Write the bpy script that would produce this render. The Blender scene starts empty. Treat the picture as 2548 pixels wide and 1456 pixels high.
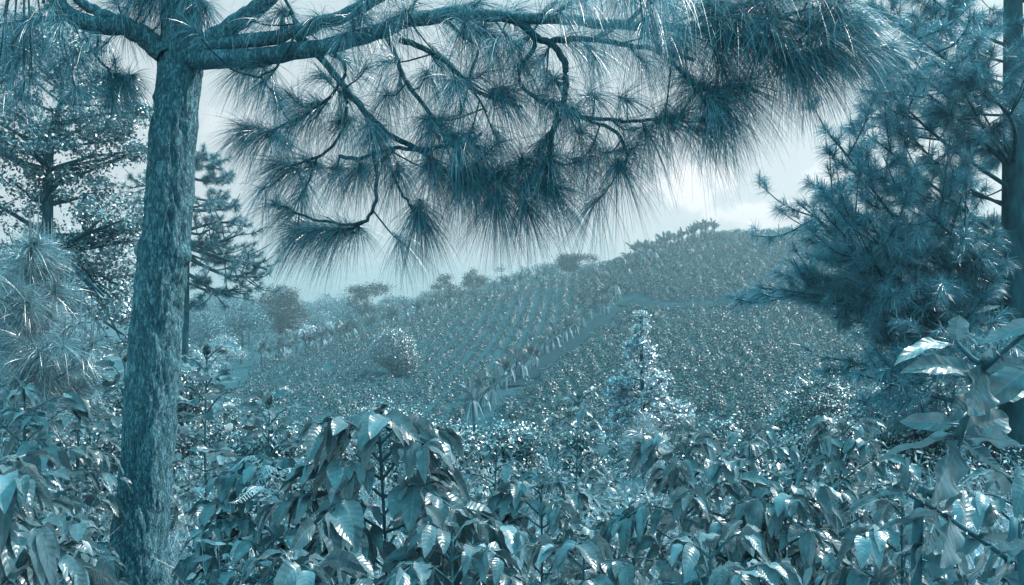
import bpy, math, random
import numpy as np
from mathutils import noise, Vector

# ------------------------------------------------------------------ camera, world, sun, exposure
scene = bpy.context.scene
scene.render.engine = 'CYCLES'
COL = scene.collection
EYE = 2.0                      # the eye is 2 m above the ground at the camera
SUN_AZ, SUN_EL = math.radians(70), math.radians(50)      # azimuth clockwise from the view direction (+Y)

cam_data = bpy.data.cameras.new('camera')
cam_data.sensor_width = 36.0
cam_data.lens = 36.0 * 2000 / 2548
cam_data.clip_start, cam_data.clip_end = 0.05, 5000
cam = bpy.data.objects.new('camera', cam_data)
cam.location = (0, 0, EYE)
cam.rotation_euler = (math.radians(90), 0, 0)
COL.objects.link(cam)
scene.camera = cam

SKY_PALE = (0.50, 0.508, 0.508)
SKY_FILL = (0.21, 1.02, 1.25)  # teal overhead sky, out of view, brightened to fill the shadows
world = bpy.data.worlds.new('World')
scene.world = world
world.use_nodes = True


def nd(nt, typ, **kw):
    n = nt.nodes.new(typ)
    for k, v in kw.items():
        if k.startswith('i_'):
            n.inputs[k[2:].replace('_', ' ')].default_value = v
        elif k.startswith('n_'):
            n.inputs[int(k[2:])].default_value = v
        else:
            setattr(n, k, v)
    return n


def ramp(nt, stops, interp='LINEAR'):
    r = nt.nodes.new('ShaderNodeValToRGB')
    r.color_ramp.interpolation = interp
    el = r.color_ramp.elements
    while len(el) < len(stops):
        el.new(0.5)
    for e, (p, c) in zip(el, stops):
        e.position = p
        e.color = (c[0], c[1], c[2], 1) if hasattr(c, '__len__') else (c, c, c, 1)
    return r


def mathn(nt, op, a, b=None, clamp=False):
    m = nd(nt, 'ShaderNodeMath', operation=op, use_clamp=clamp)
    for i, v in enumerate((a, b)):
        if v is None:
            continue
        if hasattr(v, 'links') or hasattr(v, 'is_linked'):
            nt.links.new(v, m.inputs[i])
        else:
            m.inputs[i].default_value = v
    return m.outputs[0]


def build_world():
    nt = world.node_tree
    nt.nodes.clear()
    L = nt.links.new
    out = nd(nt, 'ShaderNodeOutputWorld')
    bg = nd(nt, 'ShaderNodeBackground')
    sky = nd(nt, 'ShaderNodeTexSky', sky_type='NISHITA', sun_disc=False)
    sky.sun_elevation, sky.sun_rotation = SUN_EL, SUN_AZ
    bw = nd(nt, 'ShaderNodeRGBToBW')
    L(sky.outputs[0], bw.inputs[0])
    lum = mathn(nt, 'MULTIPLY', bw.outputs[0], 0.06)
    lum = mathn(nt, 'MINIMUM', lum, 1.6)
    gain = mathn(nt, 'ADD', mathn(nt, 'MULTIPLY', lum, 0.22), 0.86)
    tc = nd(nt, 'ShaderNodeTexCoord')
    sep = nd(nt, 'ShaderNodeSeparateXYZ')
    L(tc.outputs['Generated'], sep.inputs[0])
    rp = ramp(nt, [(0.0, (0.565, 0.56, 0.555)), (0.12, SKY_PALE), (0.33, (0.43, 0.46, 0.47)), (0.42, (0.33, 0.47, 0.52)), (0.56, SKY_FILL), (1.0, SKY_FILL)])
    L(sep.outputs[2], rp.inputs[0])
    mul = nd(nt, 'ShaderNodeVectorMath', operation='SCALE')
    L(rp.outputs[0], mul.inputs[0])
    L(gain, mul.inputs['Scale'])
    # clouds: soft noise banks in a few directions of the sky
    no = nd(nt, 'ShaderNodeTexNoise', i_Scale=22.0, i_Detail=8.0, i_Roughness=0.58)
    no2 = nd(nt, 'ShaderNodeTexNoise', i_Scale=5.0, i_Detail=5.0, i_Roughness=0.55)
    L(tc.outputs['Generated'], no.inputs['Vector'])
    L(tc.outputs['Generated'], no2.inputs['Vector'])
    total = None
    for (u, v, ru, rv, st) in CLOUDS:
        dv = np.array([(u - 1274) / 2000, 1.0, (728 - v) / 2000])
        dv /= np.linalg.norm(dv)
        sub = nd(nt, 'ShaderNodeVectorMath', operation='SUBTRACT')
        L(tc.outputs['Generated'], sub.inputs[0])
        sub.inputs[1].default_value = dv
        sc = nd(nt, 'ShaderNodeVectorMath', operation='MULTIPLY')
        L(sub.outputs[0], sc.inputs[0])
        sc.inputs[1].default_value = (2000 / ru, 2000 / ru, 2000 / rv)
        ln = nd(nt, 'ShaderNodeVectorMath', operation='LENGTH')
        L(sc.outputs[0], ln.inputs[0])
        m = mathn(nt, 'SUBTRACT', 1.0, ln.outputs['Value'])
        m = mathn(nt, 'ADD', mathn(nt, 'MULTIPLY', m, 0.55), mathn(nt, 'MULTIPLY', mathn(nt, 'SUBTRACT', no.outputs[0], 0.5), 1.5))
        mr = nd(nt, 'ShaderNodeMapRange', interpolation_type='SMOOTHSTEP', n_1=0.12, n_2=0.34, n_3=0.0, n_4=st)
        L(m, mr.inputs[0])
        total = mr.outputs[0] if total is None else mathn(nt, 'MAXIMUM', total, mr.outputs[0])
    veil = nd(nt, 'ShaderNodeMapRange', interpolation_type='SMOOTHSTEP', n_1=0.48, n_2=0.78, n_3=0.0, n_4=0.12)
    L(no2.outputs[0], veil.inputs[0])
    low = nd(nt, 'ShaderNodeMapRange', n_1=0.45, n_2=0.2, n_3=0.0, n_4=1.0)
    L(sep.outputs[2], low.inputs[0])
    total = mathn(nt, 'MAXIMUM', total, mathn(nt, 'MULTIPLY', veil.outputs[0], low.outputs[0]))
    mix = nd(nt, 'ShaderNodeMix', data_type='RGBA')
    L(total, mix.inputs[0])
    L(mul.outputs[0], mix.inputs[6])
    mix.inputs[7].default_value = (0.80, 0.80, 0.80, 1)
    L(mix.outputs[2], bg.inputs['Color'])
    bg.inputs['Strength'].default_value = SKY_STRENGTH
    L(bg.outputs[0], out.inputs['Surface'])


# direction of each cloud in the sky (photo position), half width, half height, strength
CLOUDS = [(1725, 462, 140, 85, 1.0), (1865, 528, 150, 50, 1.0), (2060, 450, 110, 50, 0.5), (560, 320, 130, 70, 0.3)]
SKY_STRENGTH = 1.0
build_world()

sun_data = bpy.data.lights.new('sun', 'SUN')
sun_data.energy, sun_data.angle, sun_data.color = 3.5, math.radians(0.5), (1.0, 0.945, 0.89)
sun = bpy.data.objects.new('sun', sun_data)
SUN_DIR = Vector((math.sin(SUN_AZ) * math.cos(SUN_EL), math.cos(SUN_AZ) * math.cos(SUN_EL), math.sin(SUN_EL)))
sun.rotation_euler = SUN_DIR.to_track_quat('Z', 'Y').to_euler()
sun.location = (0, 0, 40)
COL.objects.link(sun)
scene.view_settings.view_transform = 'Standard'
scene.view_settings.look = 'None'
scene.view_settings.exposure, scene.view_settings.gamma = 0.75, 1.0
cy = scene.cycles
cy.max_bounces, cy.diffuse_bounces, cy.glossy_bounces, cy.transmission_bounces = 8, 5, 2, 5
cy.transparent_max_bounces, cy.volume_bounces = 8, 2
cy.use_denoising = True
cy.sample_clamp_indirect = 4.0
cy.sample_clamp_direct = 12.0

# ------------------------------------------------------------------ helpers
rng = np.random.default_rng(7)
HUE = np.array([0.27, 0.80, 1.0])


def P(u, v, d):
    """A point of the place from its direction in the photo (2548 px wide) and its distance."""
    return np.array([(u - 1274) / 2000 * d, d, EYE + (728 - v) / 2000 * d])


def unit(a):
    return a / np.maximum(np.linalg.norm(a, axis=-1, keepdims=True), 1e-9)


def build(name, parts, mat, parent=None, loc=(0, 0, 0), smooth=True, uv=None):
    """One mesh object out of (vertices, quads) parts given in world space; loc is subtracted for a parented part."""
    me = bpy.data.meshes.new(name)
    Vs, Fs, off = [], [], 0
    for V, F in parts:
        if len(V) == 0:
            continue
        Vs.append(np.asarray(V, np.float32).reshape(-1, 3))
        Fs.append(np.asarray(F, np.int32) + off)
        off += len(Vs[-1])
    V = np.concatenate(Vs) - np.asarray(loc, np.float32)
    n_tot = sum(len(f) for f in Fs)
    me.vertices.add(len(V))
    me.vertices.foreach_set('co', V.ravel())
    loops = np.concatenate([f.ravel() for f in Fs])
    sizes = np.concatenate([np.full(len(f), f.shape[1], np.int32) for f in Fs])
    starts = np.concatenate([[0], np.cumsum(sizes)[:-1]]).astype(np.int32)
    me.loops.add(len(loops))
    me.loops.foreach_set('vertex_index', loops)
    me.polygons.add(n_tot)
    me.polygons.foreach_set('loop_start', starts)
    me.polygons.foreach_set('use_smooth', np.full(n_tot, smooth))
    me.update(calc_edges=True)
    if uv is not None:
        lay = me.uv_layers.new(name='blade')
        lay.data.foreach_set('uv', np.asarray(uv, np.float32)[loops].ravel())
    me.validate()
    me.materials.append(mat)
    o = bpy.data.objects.new(name, me)
    COL.objects.link(o)
    if parent is not None:
        o.parent = parent
    return o


def tag(o, label=None, cat=None, group=None, kind=None):
    for k, v in (('label', label), ('category', cat), ('group', group), ('kind', kind)):
        if v:
            o[k] = v
    return o


def thing(name, label, cat, loc, group=None):
    o = bpy.data.objects.new(name, None)
    o.location = tuple(float(x) for x in loc)
    o.empty_display_size = 0.2
    COL.objects.link(o)
    return tag(o, label, cat, group)


def copy_tree(o, parent=None):
    c = o.copy()
    COL.objects.link(c)
    c.parent = parent
    for ch in [k for k in bpy.data.objects if k.parent == o]:
        copy_tree(ch, c)
    return c


def copy_thing(kids, root):
    c = root.copy()
    COL.objects.link(c)
    for k in kids:
        d = k.copy()
        COL.objects.link(d)
        d.parent = c
    return c


def resample(pts, n):
    pts = np.asarray(pts, float)
    k = len(pts)
    if k == 2:
        t = np.linspace(0, 1, n)[:, None]
        return pts[0] * (1 - t) + pts[1] * t
    ext = np.vstack([2 * pts[0] - pts[1], pts, 2 * pts[-1] - pts[-2]])
    out = []
    for s in np.linspace(0, k - 1 - 1e-6, n):
        i = int(s)
        t = s - i
        p0, p1, p2, p3 = ext[i], ext[i + 1], ext[i + 2], ext[i + 3]
        out.append(0.5 * (2 * p1 + (p2 - p0) * t + (2 * p0 - 5 * p1 + 4 * p2 - p3) * t * t + (3 * p1 - p0 - 3 * p2 + p3) * t ** 3))
    return np.array(out)


def tube(pts, r, sides=6):
    pts = np.asarray(pts, float)
    n = len(pts)
    r = np.linspace(r[0], r[1], n) if np.ndim(r) and len(r) == 2 else np.broadcast_to(r, (n,))
    tan = unit(np.gradient(pts, axis=0))
    ref = np.array([0, 0, 1.0]) if abs(tan[:, 2]).mean() < 0.8 else np.array([1.0, 0, 0])
    s = unit(np.cross(tan, ref))
    q = np.cross(s, tan)
    a = np.linspace(0, 2 * np.pi, sides, endpoint=False)
    V = pts[:, None] + r[:, None, None] * (np.cos(a)[None, :, None] * s[:, None] + np.sin(a)[None, :, None] * q[:, None])
    idx = np.arange(n * sides).reshape(n, sides)
    nx = np.roll(idx, -1, axis=1)
    F = np.stack([idx[:-1], nx[:-1], nx[1:], idx[1:]], -1).reshape(-1, 4)
    return V.reshape(-1, 3), F


def grid_faces(N, a, b):
    g = np.arange(a * b).reshape(a, b)
    q = np.stack([g[:-1, :-1], g[:-1, 1:], g[1:, 1:], g[1:, :-1]], -1).reshape(-1, 4)
    return (q[None] + (np.arange(N) * a * b)[:, None, None]).reshape(-1, 4)


def needles(base, d, ln, droop, w, S, rg):
    """Ribbon needles: base, direction, length, droop, width."""
    N = len(base)
    t = np.linspace(0, 1, S + 1)
    g = np.array([0, 0, -1.0])
    c = base[:, None] + ln[:, None, None] * (d[:, None] * t[None, :, None] + g * (droop[:, None] * t[None] ** 2)[..., None])
    c = base[:, None] + (c - base[:, None]) * (1 / (1 + 0.35 * droop))[:, None, None]
    side = unit(np.cross(d, rg.normal(size=(N, 3))))
    wt = (w * (1 - 0.75 * t ** 2))[None, :, None] * 0.5
    V = np.stack([c - side[:, None] * wt, c + side[:, None] * wt], 2)
    return V.reshape(-1, 3), grid_faces(N, S + 1, 2)


def tufts(tips, axes, n, ln, w, S, rg, shoot=0.12, droop=(0.25, 0.7), th=(0.25, 1.25)):
    """Fans of needles round shoot tips."""
    tips, axes = np.asarray(tips, float), unit(np.asarray(axes, float))
    T = len(tips)
    k = np.repeat(np.arange(T), n)
    s = rg.random(len(k)) ** 1.0
    a = axes[k]
    base = tips[k] - a * (s * shoot)[:, None]
    r = unit(np.cross(a, rg.normal(size=(len(k), 3))))
    ang = th[0] + (th[1] - th[0]) * (0.25 * s + 0.75 * rg.random(len(k)))
    d = unit(a * np.cos(ang)[:, None] + r * np.sin(ang)[:, None])
    dr = droop[0] + (droop[1] - droop[0]) * rg.random(len(k))
    L = ln * (0.72 + 0.36 * rg.random(len(k)))
    return needles(base, d, L, dr, w, S, rg)


def blades(p, d, L, W, droop, roll, rg, S=6, J=2, fold=0.25, rib=0.05, nrib=7, wavy=0.05, prof='coffee'):
    """Leaf blades with a midrib fold, cross ribs, wavy edges and droop. Returns vertices, quads, uv."""
    p, d = np.asarray(p, float), unit(np.asarray(d, float))
    N = len(p)
    L, W, droop, roll = [np.broadcast_to(np.asarray(x, float), (N,)) for x in (L, W, droop, roll)]
    t = np.linspace(0, 1, S + 1)
    j = np.linspace(-1, 1, 2 * J + 1)
    if prof == 'coffee':
        pr = (t ** 0.62) * (1 - t) ** 0.85
    elif prof == 'round':
        pr = (t ** 0.5) * (1 - t) ** 0.45
    else:
        pr = (t ** 0.35) * (1 - t) ** 0.5
    pr = np.maximum(pr / pr.max(), 0.03)
    side = unit(np.cross(d, np.array([0, 0, 1.0])) + 1e-4)
    nrm = np.cross(side, d)
    side = side * np.cos(roll)[:, None] + nrm * np.sin(roll)[:, None]
    g = np.array([0, 0, -1.0])
    c = p[:, None] + L[:, None, None] * (d[:, None] * t[None, :, None] + g * (droop[:, None] * t[None] ** 2)[..., None]) / (1 + 0.3 * droop)[:, None, None]
    tan = unit(d[:, None] + 2 * g * (droop[:, None] * t[None])[..., None])
    nt = unit(np.cross(np.broadcast_to(side[:, None], tan.shape), tan))
    ph = rg.random(N) * 6.28
    aj = np.abs(j)
    off = W[:, None, None] / 2 * pr[None, :, None] * j[None, None]
    up = W[:, None, None] * pr[None, :, None] * (fold * aj[None, None] * (0.6 + 0.6 * rg.random(N))[:, None, None]
         + rib * np.sin(2 * np.pi * nrib * (t[None, :, None] - 0.12 * aj[None, None])) * np.sqrt(aj)[None, None]
         + wavy * np.sin(2 * np.pi * 2.3 * t[None, :, None] + ph[:, None, None] + 1.4 * np.sign(j)[None, None]) * (aj ** 2)[None, None])
    V = c[:, :, None] + side[:, None, None] * off[..., None] + nt[:, :, None] * up[..., None]
    uv = np.broadcast_to(np.stack(np.meshgrid(t, (j + 1) / 2, indexing='ij'), -1)[None], (N, S + 1, 2 * J + 1, 2)).reshape(-1, 2)
    return V.reshape(-1, 3), grid_faces(N, S + 1, 2 * J + 1), uv


def chips(p, nrm, size, rg, asp=0.5):
    """Small folded leaves (two quads) at points p with normals nrm."""
    N = len(p)
    nrm = unit(nrm)
    a = unit(np.cross(nrm, rg.normal(size=(N, 3))))
    b = np.cross(nrm, a)
    s = np.broadcast_to(size, (N,))[:, None]
    V = np.stack([p - a * s * 0.5, p + b * s * asp * 0.5 + nrm * s * 0.10, p + a * s * 0.5, p - b * s * asp * 0.5 + nrm * s * 0.10], 1)
    V = V + nrm[:, None] * 0
    F = (np.array([[0, 1, 2, 3]])[None] + (np.arange(N) * 4)[:, None, None]).reshape(-1, 4)
    return V.reshape(-1, 3), F


# ------------------------------------------------------------------ materials
def new_mat(name):
    m = bpy.data.materials.new(name)
    m.use_nodes = True
    m.node_tree.nodes.clear()
    return m, m.node_tree


def leaf_mat(name, lum, trans=0.35, rough=0.34, var=0.35, gloss=1.0, veins=False, hue=None, tboost=1.0):
    """Leaf: diffuse and translucent body under a white waxy gloss."""
    m, nt = new_mat(name)
    L = nt.links.new
    hue = HUE if hue is None else np.asarray(hue)
    c = lum * hue
    geo = nd(nt, 'ShaderNodeNewGeometry')
    rp = ramp(nt, [(0, c * (1 - var)), (0.75, c), (1, c * (1 + var) + 0.04 * var)])
    L(geo.outputs['Random Per Island'], rp.inputs[0])
    col = rp.outputs[0]
    nrm = None
    if veins:
        uvn = nd(nt, 'ShaderNodeUVMap', uv_map='blade')
        sp = nd(nt, 'ShaderNodeSeparateXYZ')
        L(uvn.outputs[0], sp.inputs[0])
        aj = mathn(nt, 'ABSOLUTE', mathn(nt, 'SUBTRACT', sp.outputs[1], 0.5))
        mid = nd(nt, 'ShaderNodeMapRange', interpolation_type='SMOOTHSTEP', n_1=0.05, n_2=0.015, n_3=0, n_4=1)
        L(aj, mid.inputs[0])
        wv = mathn(nt, 'SINE', mathn(nt, 'MULTIPLY', mathn(nt, 'SUBTRACT', sp.outputs[0], mathn(nt, 'MULTIPLY', aj, 0.28)), 56.0))
        vn = nd(nt, 'ShaderNodeMapRange', interpolation_type='SMOOTHSTEP', n_1=0.8, n_2=1.0, n_3=0, n_4=0.55)
        L(wv, vn.inputs[0])
        vv = mathn(nt, 'MAXIMUM', mid.outputs[0], vn.outputs[0])
        mx = nd(nt, 'ShaderNodeMix', data_type='RGBA')
        L(mathn(nt, 'MULTIPLY', vv, 0.32), mx.inputs[0])
        L(col, mx.inputs[6])
        mx.inputs[7].default_value = tuple(c * 1.7 + 0.03) + (1,)
        nz = nd(nt, 'ShaderNodeTexNoise', i_Scale=26.0, i_Detail=4.0)
        tcn = nd(nt, 'ShaderNodeTexCoord')
        L(tcn.outputs['Object'], nz.inputs['Vector'])
        mr = nd(nt, 'ShaderNodeMapRange', n_1=0.3, n_2=0.7, n_3=0.75, n_4=1.25)
        L(nz.outputs[0], mr.inputs[0])
        sc = nd(nt, 'ShaderNodeVectorMath', operation='SCALE')
        L(mx.outputs[2], sc.inputs[0])
        L(mr.outputs[0], sc.inputs['Scale'])
        col = sc.outputs[0]
        bp = nd(nt, 'ShaderNodeBump', i_Strength=0.2, i_Distance=0.003)
        L(mathn(nt, 'ADD', mathn(nt, 'MULTIPLY', wv, -0.5), mathn(nt, 'MULTIPLY', nz.outputs[0], 0.6)), bp.inputs['Height'])
        nrm = bp.outputs[0]
    df = nd(nt, 'ShaderNodeBsdfDiffuse')
    tr = nd(nt, 'ShaderNodeBsdfTranslucent')
    L(col, df.inputs[0])
    ts = nd(nt, 'ShaderNodeVectorMath', operation='SCALE')
    L(col, ts.inputs[0])
    ts.inputs['Scale'].default_value = tboost
    L(ts.outputs[0], tr.inputs[0])
    mix = nd(nt, 'ShaderNodeMixShader', n_0=trans)
    L(df.outputs[0], mix.inputs[1])
    L(tr.outputs[0], mix.inputs[2])
    gl = nd(nt, 'ShaderNodeBsdfGlossy', i_Roughness=rough)
    gl.inputs[0].default_value = (1, 1, 1, 1)
    fr = nd(nt, 'ShaderNodeFresnel', i_IOR=1.45)
    if nrm is not None:
        for n in (df, gl, fr):
            L(nrm, n.inputs['Normal'])
    mix2 = nd(nt, 'ShaderNodeMixShader')
    L(mathn(nt, 'MULTIPLY', fr.outputs[0], gloss), mix2.inputs[0])
    L(mix.outputs[0], mix2.inputs[1])
    L(gl.outputs[0], mix2.inputs[2])
    out = nd(nt, 'ShaderNodeOutputMaterial')
    L(mix2.outputs[0], out.inputs[0])
    return m


def solid_mat(name, lum, lum2, scale, bump=0.3, rough=0.85, stretch=(1, 1, 1), detail=6.0, dist=0.02, spec=0.3, hue=None):
    m, nt = new_mat(name)
    L = nt.links.new
    hue = HUE if hue is None else np.asarray(hue)
    tc = nd(nt, 'ShaderNodeTexCoord')
    mp = nd(nt, 'ShaderNodeMapping')
    mp.inputs['Scale'].default_value = stretch
    L(tc.outputs['Object'], mp.inputs[0])
    nz = nd(nt, 'ShaderNodeTexNoise', i_Scale=scale, i_Detail=detail, i_Roughness=0.62)
    L(mp.outputs[0], nz.inputs['Vector'])
    rp = ramp(nt, [(0.32, hue * lum), (0.68, hue * lum2)])
    L(nz.outputs[0], rp.inputs[0])
    b = nd(nt, 'ShaderNodeBsdfPrincipled', i_Roughness=rough)
    b.inputs['Specular IOR Level'].default_value = spec
    L(rp.outputs[0], b.inputs['Base Color'])
    bp = nd(nt, 'ShaderNodeBump', i_Strength=bump, i_Distance=dist)
    L(nz.outputs[0], bp.inputs['Height'])
    L(bp.outputs[0], b.inputs['Normal'])
    out = nd(nt, 'ShaderNodeOutputMaterial')
    L(b.outputs[0], out.inputs[0])
    return m


def bark_mat():
    m, nt = new_mat('pine_bark')
    L = nt.links.new
    tc = nd(nt, 'ShaderNodeTexCoord')
    mp = nd(nt, 'ShaderNodeMapping')
    mp.inputs['Scale'].default_value = (1.0, 1.0, 0.33)
    L(tc.outputs['Object'], mp.inputs[0])
    wz = nd(nt, 'ShaderNodeTexNoise', i_Scale=9.0, i_Detail=5.0)
    L(mp.outputs[0], wz.inputs['Vector'])
    wv = nd(nt, 'ShaderNodeVectorMath', operation='SCALE')
    L(wz.outputs['Color'], wv.inputs[0])
    wv.inputs['Scale'].default_value = 0.035
    ad = nd(nt, 'ShaderNodeVectorMath', operation='ADD')
    L(mp.outputs[0], ad.inputs[0])
    L(wv.outputs[0], ad.inputs[1])
    rd = nd(nt, 'ShaderNodeTexNoise', i_Scale=34.0, i_Detail=8.0, i_Roughness=0.62)
    rd.noise_type = 'FBM'
    L(ad.outputs[0], rd.inputs['Vector'])
    crack = nd(nt, 'ShaderNodeMapRange', interpolation_type='SMOOTHSTEP', n_1=0.0, n_2=0.07, n_3=0.0, n_4=1.0)
    L(mathn(nt, 'ABSOLUTE', mathn(nt, 'SUBTRACT', rd.outputs[0], 0.5)), crack.inputs[0])
    nz = nd(nt, 'ShaderNodeTexNoise', i_Scale=85.0, i_Detail=8.0, i_Roughness=0.72)
    L(mp.outputs[0], nz.inputs['Vector'])
    n2 = nd(nt, 'ShaderNodeTexNoise', i_Scale=7.0, i_Detail=4.0)
    L(tc.outputs['Object'], n2.inputs['Vector'])
    h = mathn(nt, 'ADD', mathn(nt, 'MULTIPLY', crack.outputs[0], 0.28), mathn(nt, 'MULTIPLY', nz.outputs[0], 1.0))
    r2 = nd(nt, 'ShaderNodeTexNoise', i_Scale=13.0, i_Detail=3.0, i_Roughness=0.55)
    L(ad.outputs[0], r2.inputs['Vector'])
    c2 = nd(nt, 'ShaderNodeMapRange', interpolation_type='SMOOTHSTEP', n_1=0.0, n_2=0.035, n_3=-0.14, n_4=0.0)
    L(mathn(nt, 'ABSOLUTE', mathn(nt, 'SUBTRACT', r2.outputs[0], 0.5)), c2.inputs[0])
    h = mathn(nt, 'ADD', h, c2.outputs[0])
    h = mathn(nt, 'ADD', h, mathn(nt, 'MULTIPLY', n2.outputs[0], 0.2))
    rp = ramp(nt, [(0.34, HUE * 0.24), (0.60, HUE * 0.42), (0.80, HUE * 0.62 + 0.30)])
    L(mathn(nt, 'MULTIPLY', h, 0.75), rp.inputs[0])
    b = nd(nt, 'ShaderNodeBsdfPrincipled', i_Roughness=0.8)
    b.inputs['Specular IOR Level'].default_value = 0.35
    L(rp.outputs[0], b.inputs['Base Color'])
    bp = nd(nt, 'ShaderNodeBump', i_Strength=1.0, i_Distance=0.05)
    L(h, bp.inputs['Height'])
    L(bp.outputs[0], b.inputs['Normal'])
    out = nd(nt, 'ShaderNodeOutputMaterial')
    L(b.outputs[0], out.inputs[0])
    return m


LEAF_HUE, PALE_HUE = np.array([0.42, 0.79, 0.93]), np.array([0.62, 0.87, 1.0])
M = dict(
    bark=bark_mat(),
    wood=solid_mat('tree_wood', 0.08, 0.18, 9.0, stretch=(1, 1, 0.3), bump=0.6, spec=0.1),
    twig=solid_mat('twig_bark', 0.07, 0.15, 30.0, bump=0.3, spec=0.1),
    stem=solid_mat('coffee_stem', 0.10, 0.24, 20.0, bump=0.2, rough=0.6),
    needle=leaf_mat('pine_needles', 0.36, trans=0.30, rough=0.40, var=0.45, gloss=0.26),
    needle_dark=leaf_mat('dark_pine_needles', 0.42, trans=0.25, rough=0.42, var=0.4, gloss=0.35),
    needle_pale=leaf_mat('pale_pine_needles', 0.42, trans=0.4, rough=0.42, var=0.4, gloss=0.5, hue=LEAF_HUE),
    candle=solid_mat('pine_candle', 0.35, 0.5, 40.0, bump=0.2, hue=PALE_HUE),
    coffee=leaf_mat('coffee_leaf', 0.28, trans=0.42, rough=0.29, var=0.5, gloss=1.25, veins=True, hue=LEAF_HUE),
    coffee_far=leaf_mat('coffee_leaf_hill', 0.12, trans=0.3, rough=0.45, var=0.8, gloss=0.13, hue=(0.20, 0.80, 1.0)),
    tree=leaf_mat('tree_leaf', 0.32, trans=0.35, rough=0.42, var=0.6, gloss=0.4, hue=LEAF_HUE),
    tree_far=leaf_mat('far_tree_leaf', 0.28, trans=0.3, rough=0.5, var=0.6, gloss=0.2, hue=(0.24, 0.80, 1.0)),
    tree_dark=leaf_mat('dark_tree_leaf', 0.045, trans=0.2, rough=0.5, var=0.6, gloss=0.12, hue=LEAF_HUE),
    pale=leaf_mat('pale_leaf', 0.50, trans=0.5, rough=0.40, var=0.5, gloss=0.7, hue=PALE_HUE, tboost=1.3),
    banana=leaf_mat('banana_leaf', 0.20, trans=0.4, rough=0.34, var=0.6, gloss=0.6, hue=PALE_HUE),
    dry=leaf_mat('dry_stalks', 0.66, trans=0.3, rough=0.6, var=0.5, gloss=0.3, hue=PALE_HUE),
    slope=leaf_mat('slope_grass_blades', 0.14, trans=0.3, rough=0.5, var=0.5, gloss=0.3, hue=LEAF_HUE),
    weeds=leaf_mat('weed_leaf', 0.48, trans=0.4, rough=0.36, var=0.8, gloss=0.9, hue=PALE_HUE),
    bough=leaf_mat('bough_needles', 0.42, trans=0.45, rough=0.45, var=0.6, gloss=0.3, hue=LEAF_HUE),
    fern=leaf_mat('fern_leaf', 0.55, trans=0.4, rough=0.4, var=0.3, hue=PALE_HUE),
    soil=solid_mat('soil_and_grass', 0.08, 0.14, 1.6, bump=0.5, rough=0.95, spec=0.05),
    path=solid_mat('bare_earth_and_shade', 0.045, 0.08, 0.9, bump=0.3, rough=0.95, spec=0.05),  # earth darkened to carry the shade of the banana hedge
    hills=solid_mat('haze_paled_hills', 0.34, 0.44, 0.02, bump=0.0, rough=1.0, spec=0.0, hue=(0.8, 0.92, 1.0)),  # distance haze is partly put into this pale base colour
)

# ------------------------------------------------------------------ terrain
CTRL = [  # photo direction and distance of points on the ground
    (1100, 1090, 40), (1100, 930, 62), (1100, 772, 95), (1500, 1030, 42), (1500, 925, 55), (1500, 825, 75), (1500, 765, 90), (1550, 655, 106),
    (1750, 1030, 38), (1750, 925, 50), (1750, 768, 80), (1750, 670, 100), (1750, 592, 116), (2100, 1040, 32), (2100, 820, 65), (2100, 620, 105),
    (2100, 572, 118), (2500, 930, 45), (2500, 720, 80), (2500, 550, 115), (700, 1080, 40), (700, 980, 52), (680, 908, 68), (900, 848, 80),
    (1250, 735, 102), (1400, 700, 106), (400, 960, 45), (900, 985, 55), (2900, 560, 110), (1030, 800, 88), (1250, 765, 122), (1400, 738, 126), (1100, 810, 115), (1550, 700, 126), (1750, 640, 136), (2100, 612, 140), (1180, 750, 100), (1320, 722, 104)]
K = 2.0                          # the hill lies this much farther than the first estimate in the lists below
PTS = [tuple(P(u, v, d * K)) for u, v, d in CTRL]
NEAR_PTS = [
    (0, 0, 0), (-3, 2, 0.05), (3, 1.5, 0.1), (0, 4, -0.05), (-4, 6, -0.35), (4, 5, -0.15), (0, 8, -0.7), (8, 8, -0.5), (-8, 8, -0.7), (0, 13, -1.9), (9, 13, -1.5),
    (0, 22, -4.2), (-12, 18, -2.6), (14, 22, -3.0), (-22, 30, -3.4), (0, 31, -5.3), (16, 30, -3.4), (-20, 50, -5.0), (0, -20, 1.0), (20, -10, 1.5), (-20, -10, 0.5),
    (-45, 50, -5.5), (-30, 85, -6.2), (-10, 110, -6.5), (-25, 150, -7.0), (-80, 150, -7.5), (10, 150, -1.5), (-5, 135, -4.5), (35, 160, 6.0), (80, 150, 9.0), (60, 60, 1.0),
    (90, 60, 4), (45, 25, -1.0), (-60, 20, -3), (0, 230, -9), (-90, 250, -10), (110, 250, 0), (150, 120, 8), (-150, 100, -8), (40, 210, -3)]
PTS += [(x, y, z) if abs(y) < 21 and abs(x) < 40 else (x * K, y * K, EYE + K * (z - EYE)) for x, y, z in NEAR_PTS]
PTS = np.array(PTS)


def tps_fit(p):
    n = len(p)
    d = np.linalg.norm(p[:, None, :2] - p[None, :, :2], axis=-1)
    K = d + 0.0
    A = np.zeros((n + 3, n + 3))
    A[:n, :n] = -K + np.eye(n) * -0.1
    Q = np.c_[np.ones(n), p[:, :2]]
    A[:n, n:], A[n:, :n] = Q, Q.T
    return np.linalg.solve(A, np.r_[p[:, 2], 0, 0, 0])


TPS = tps_fit(PTS)


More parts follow.
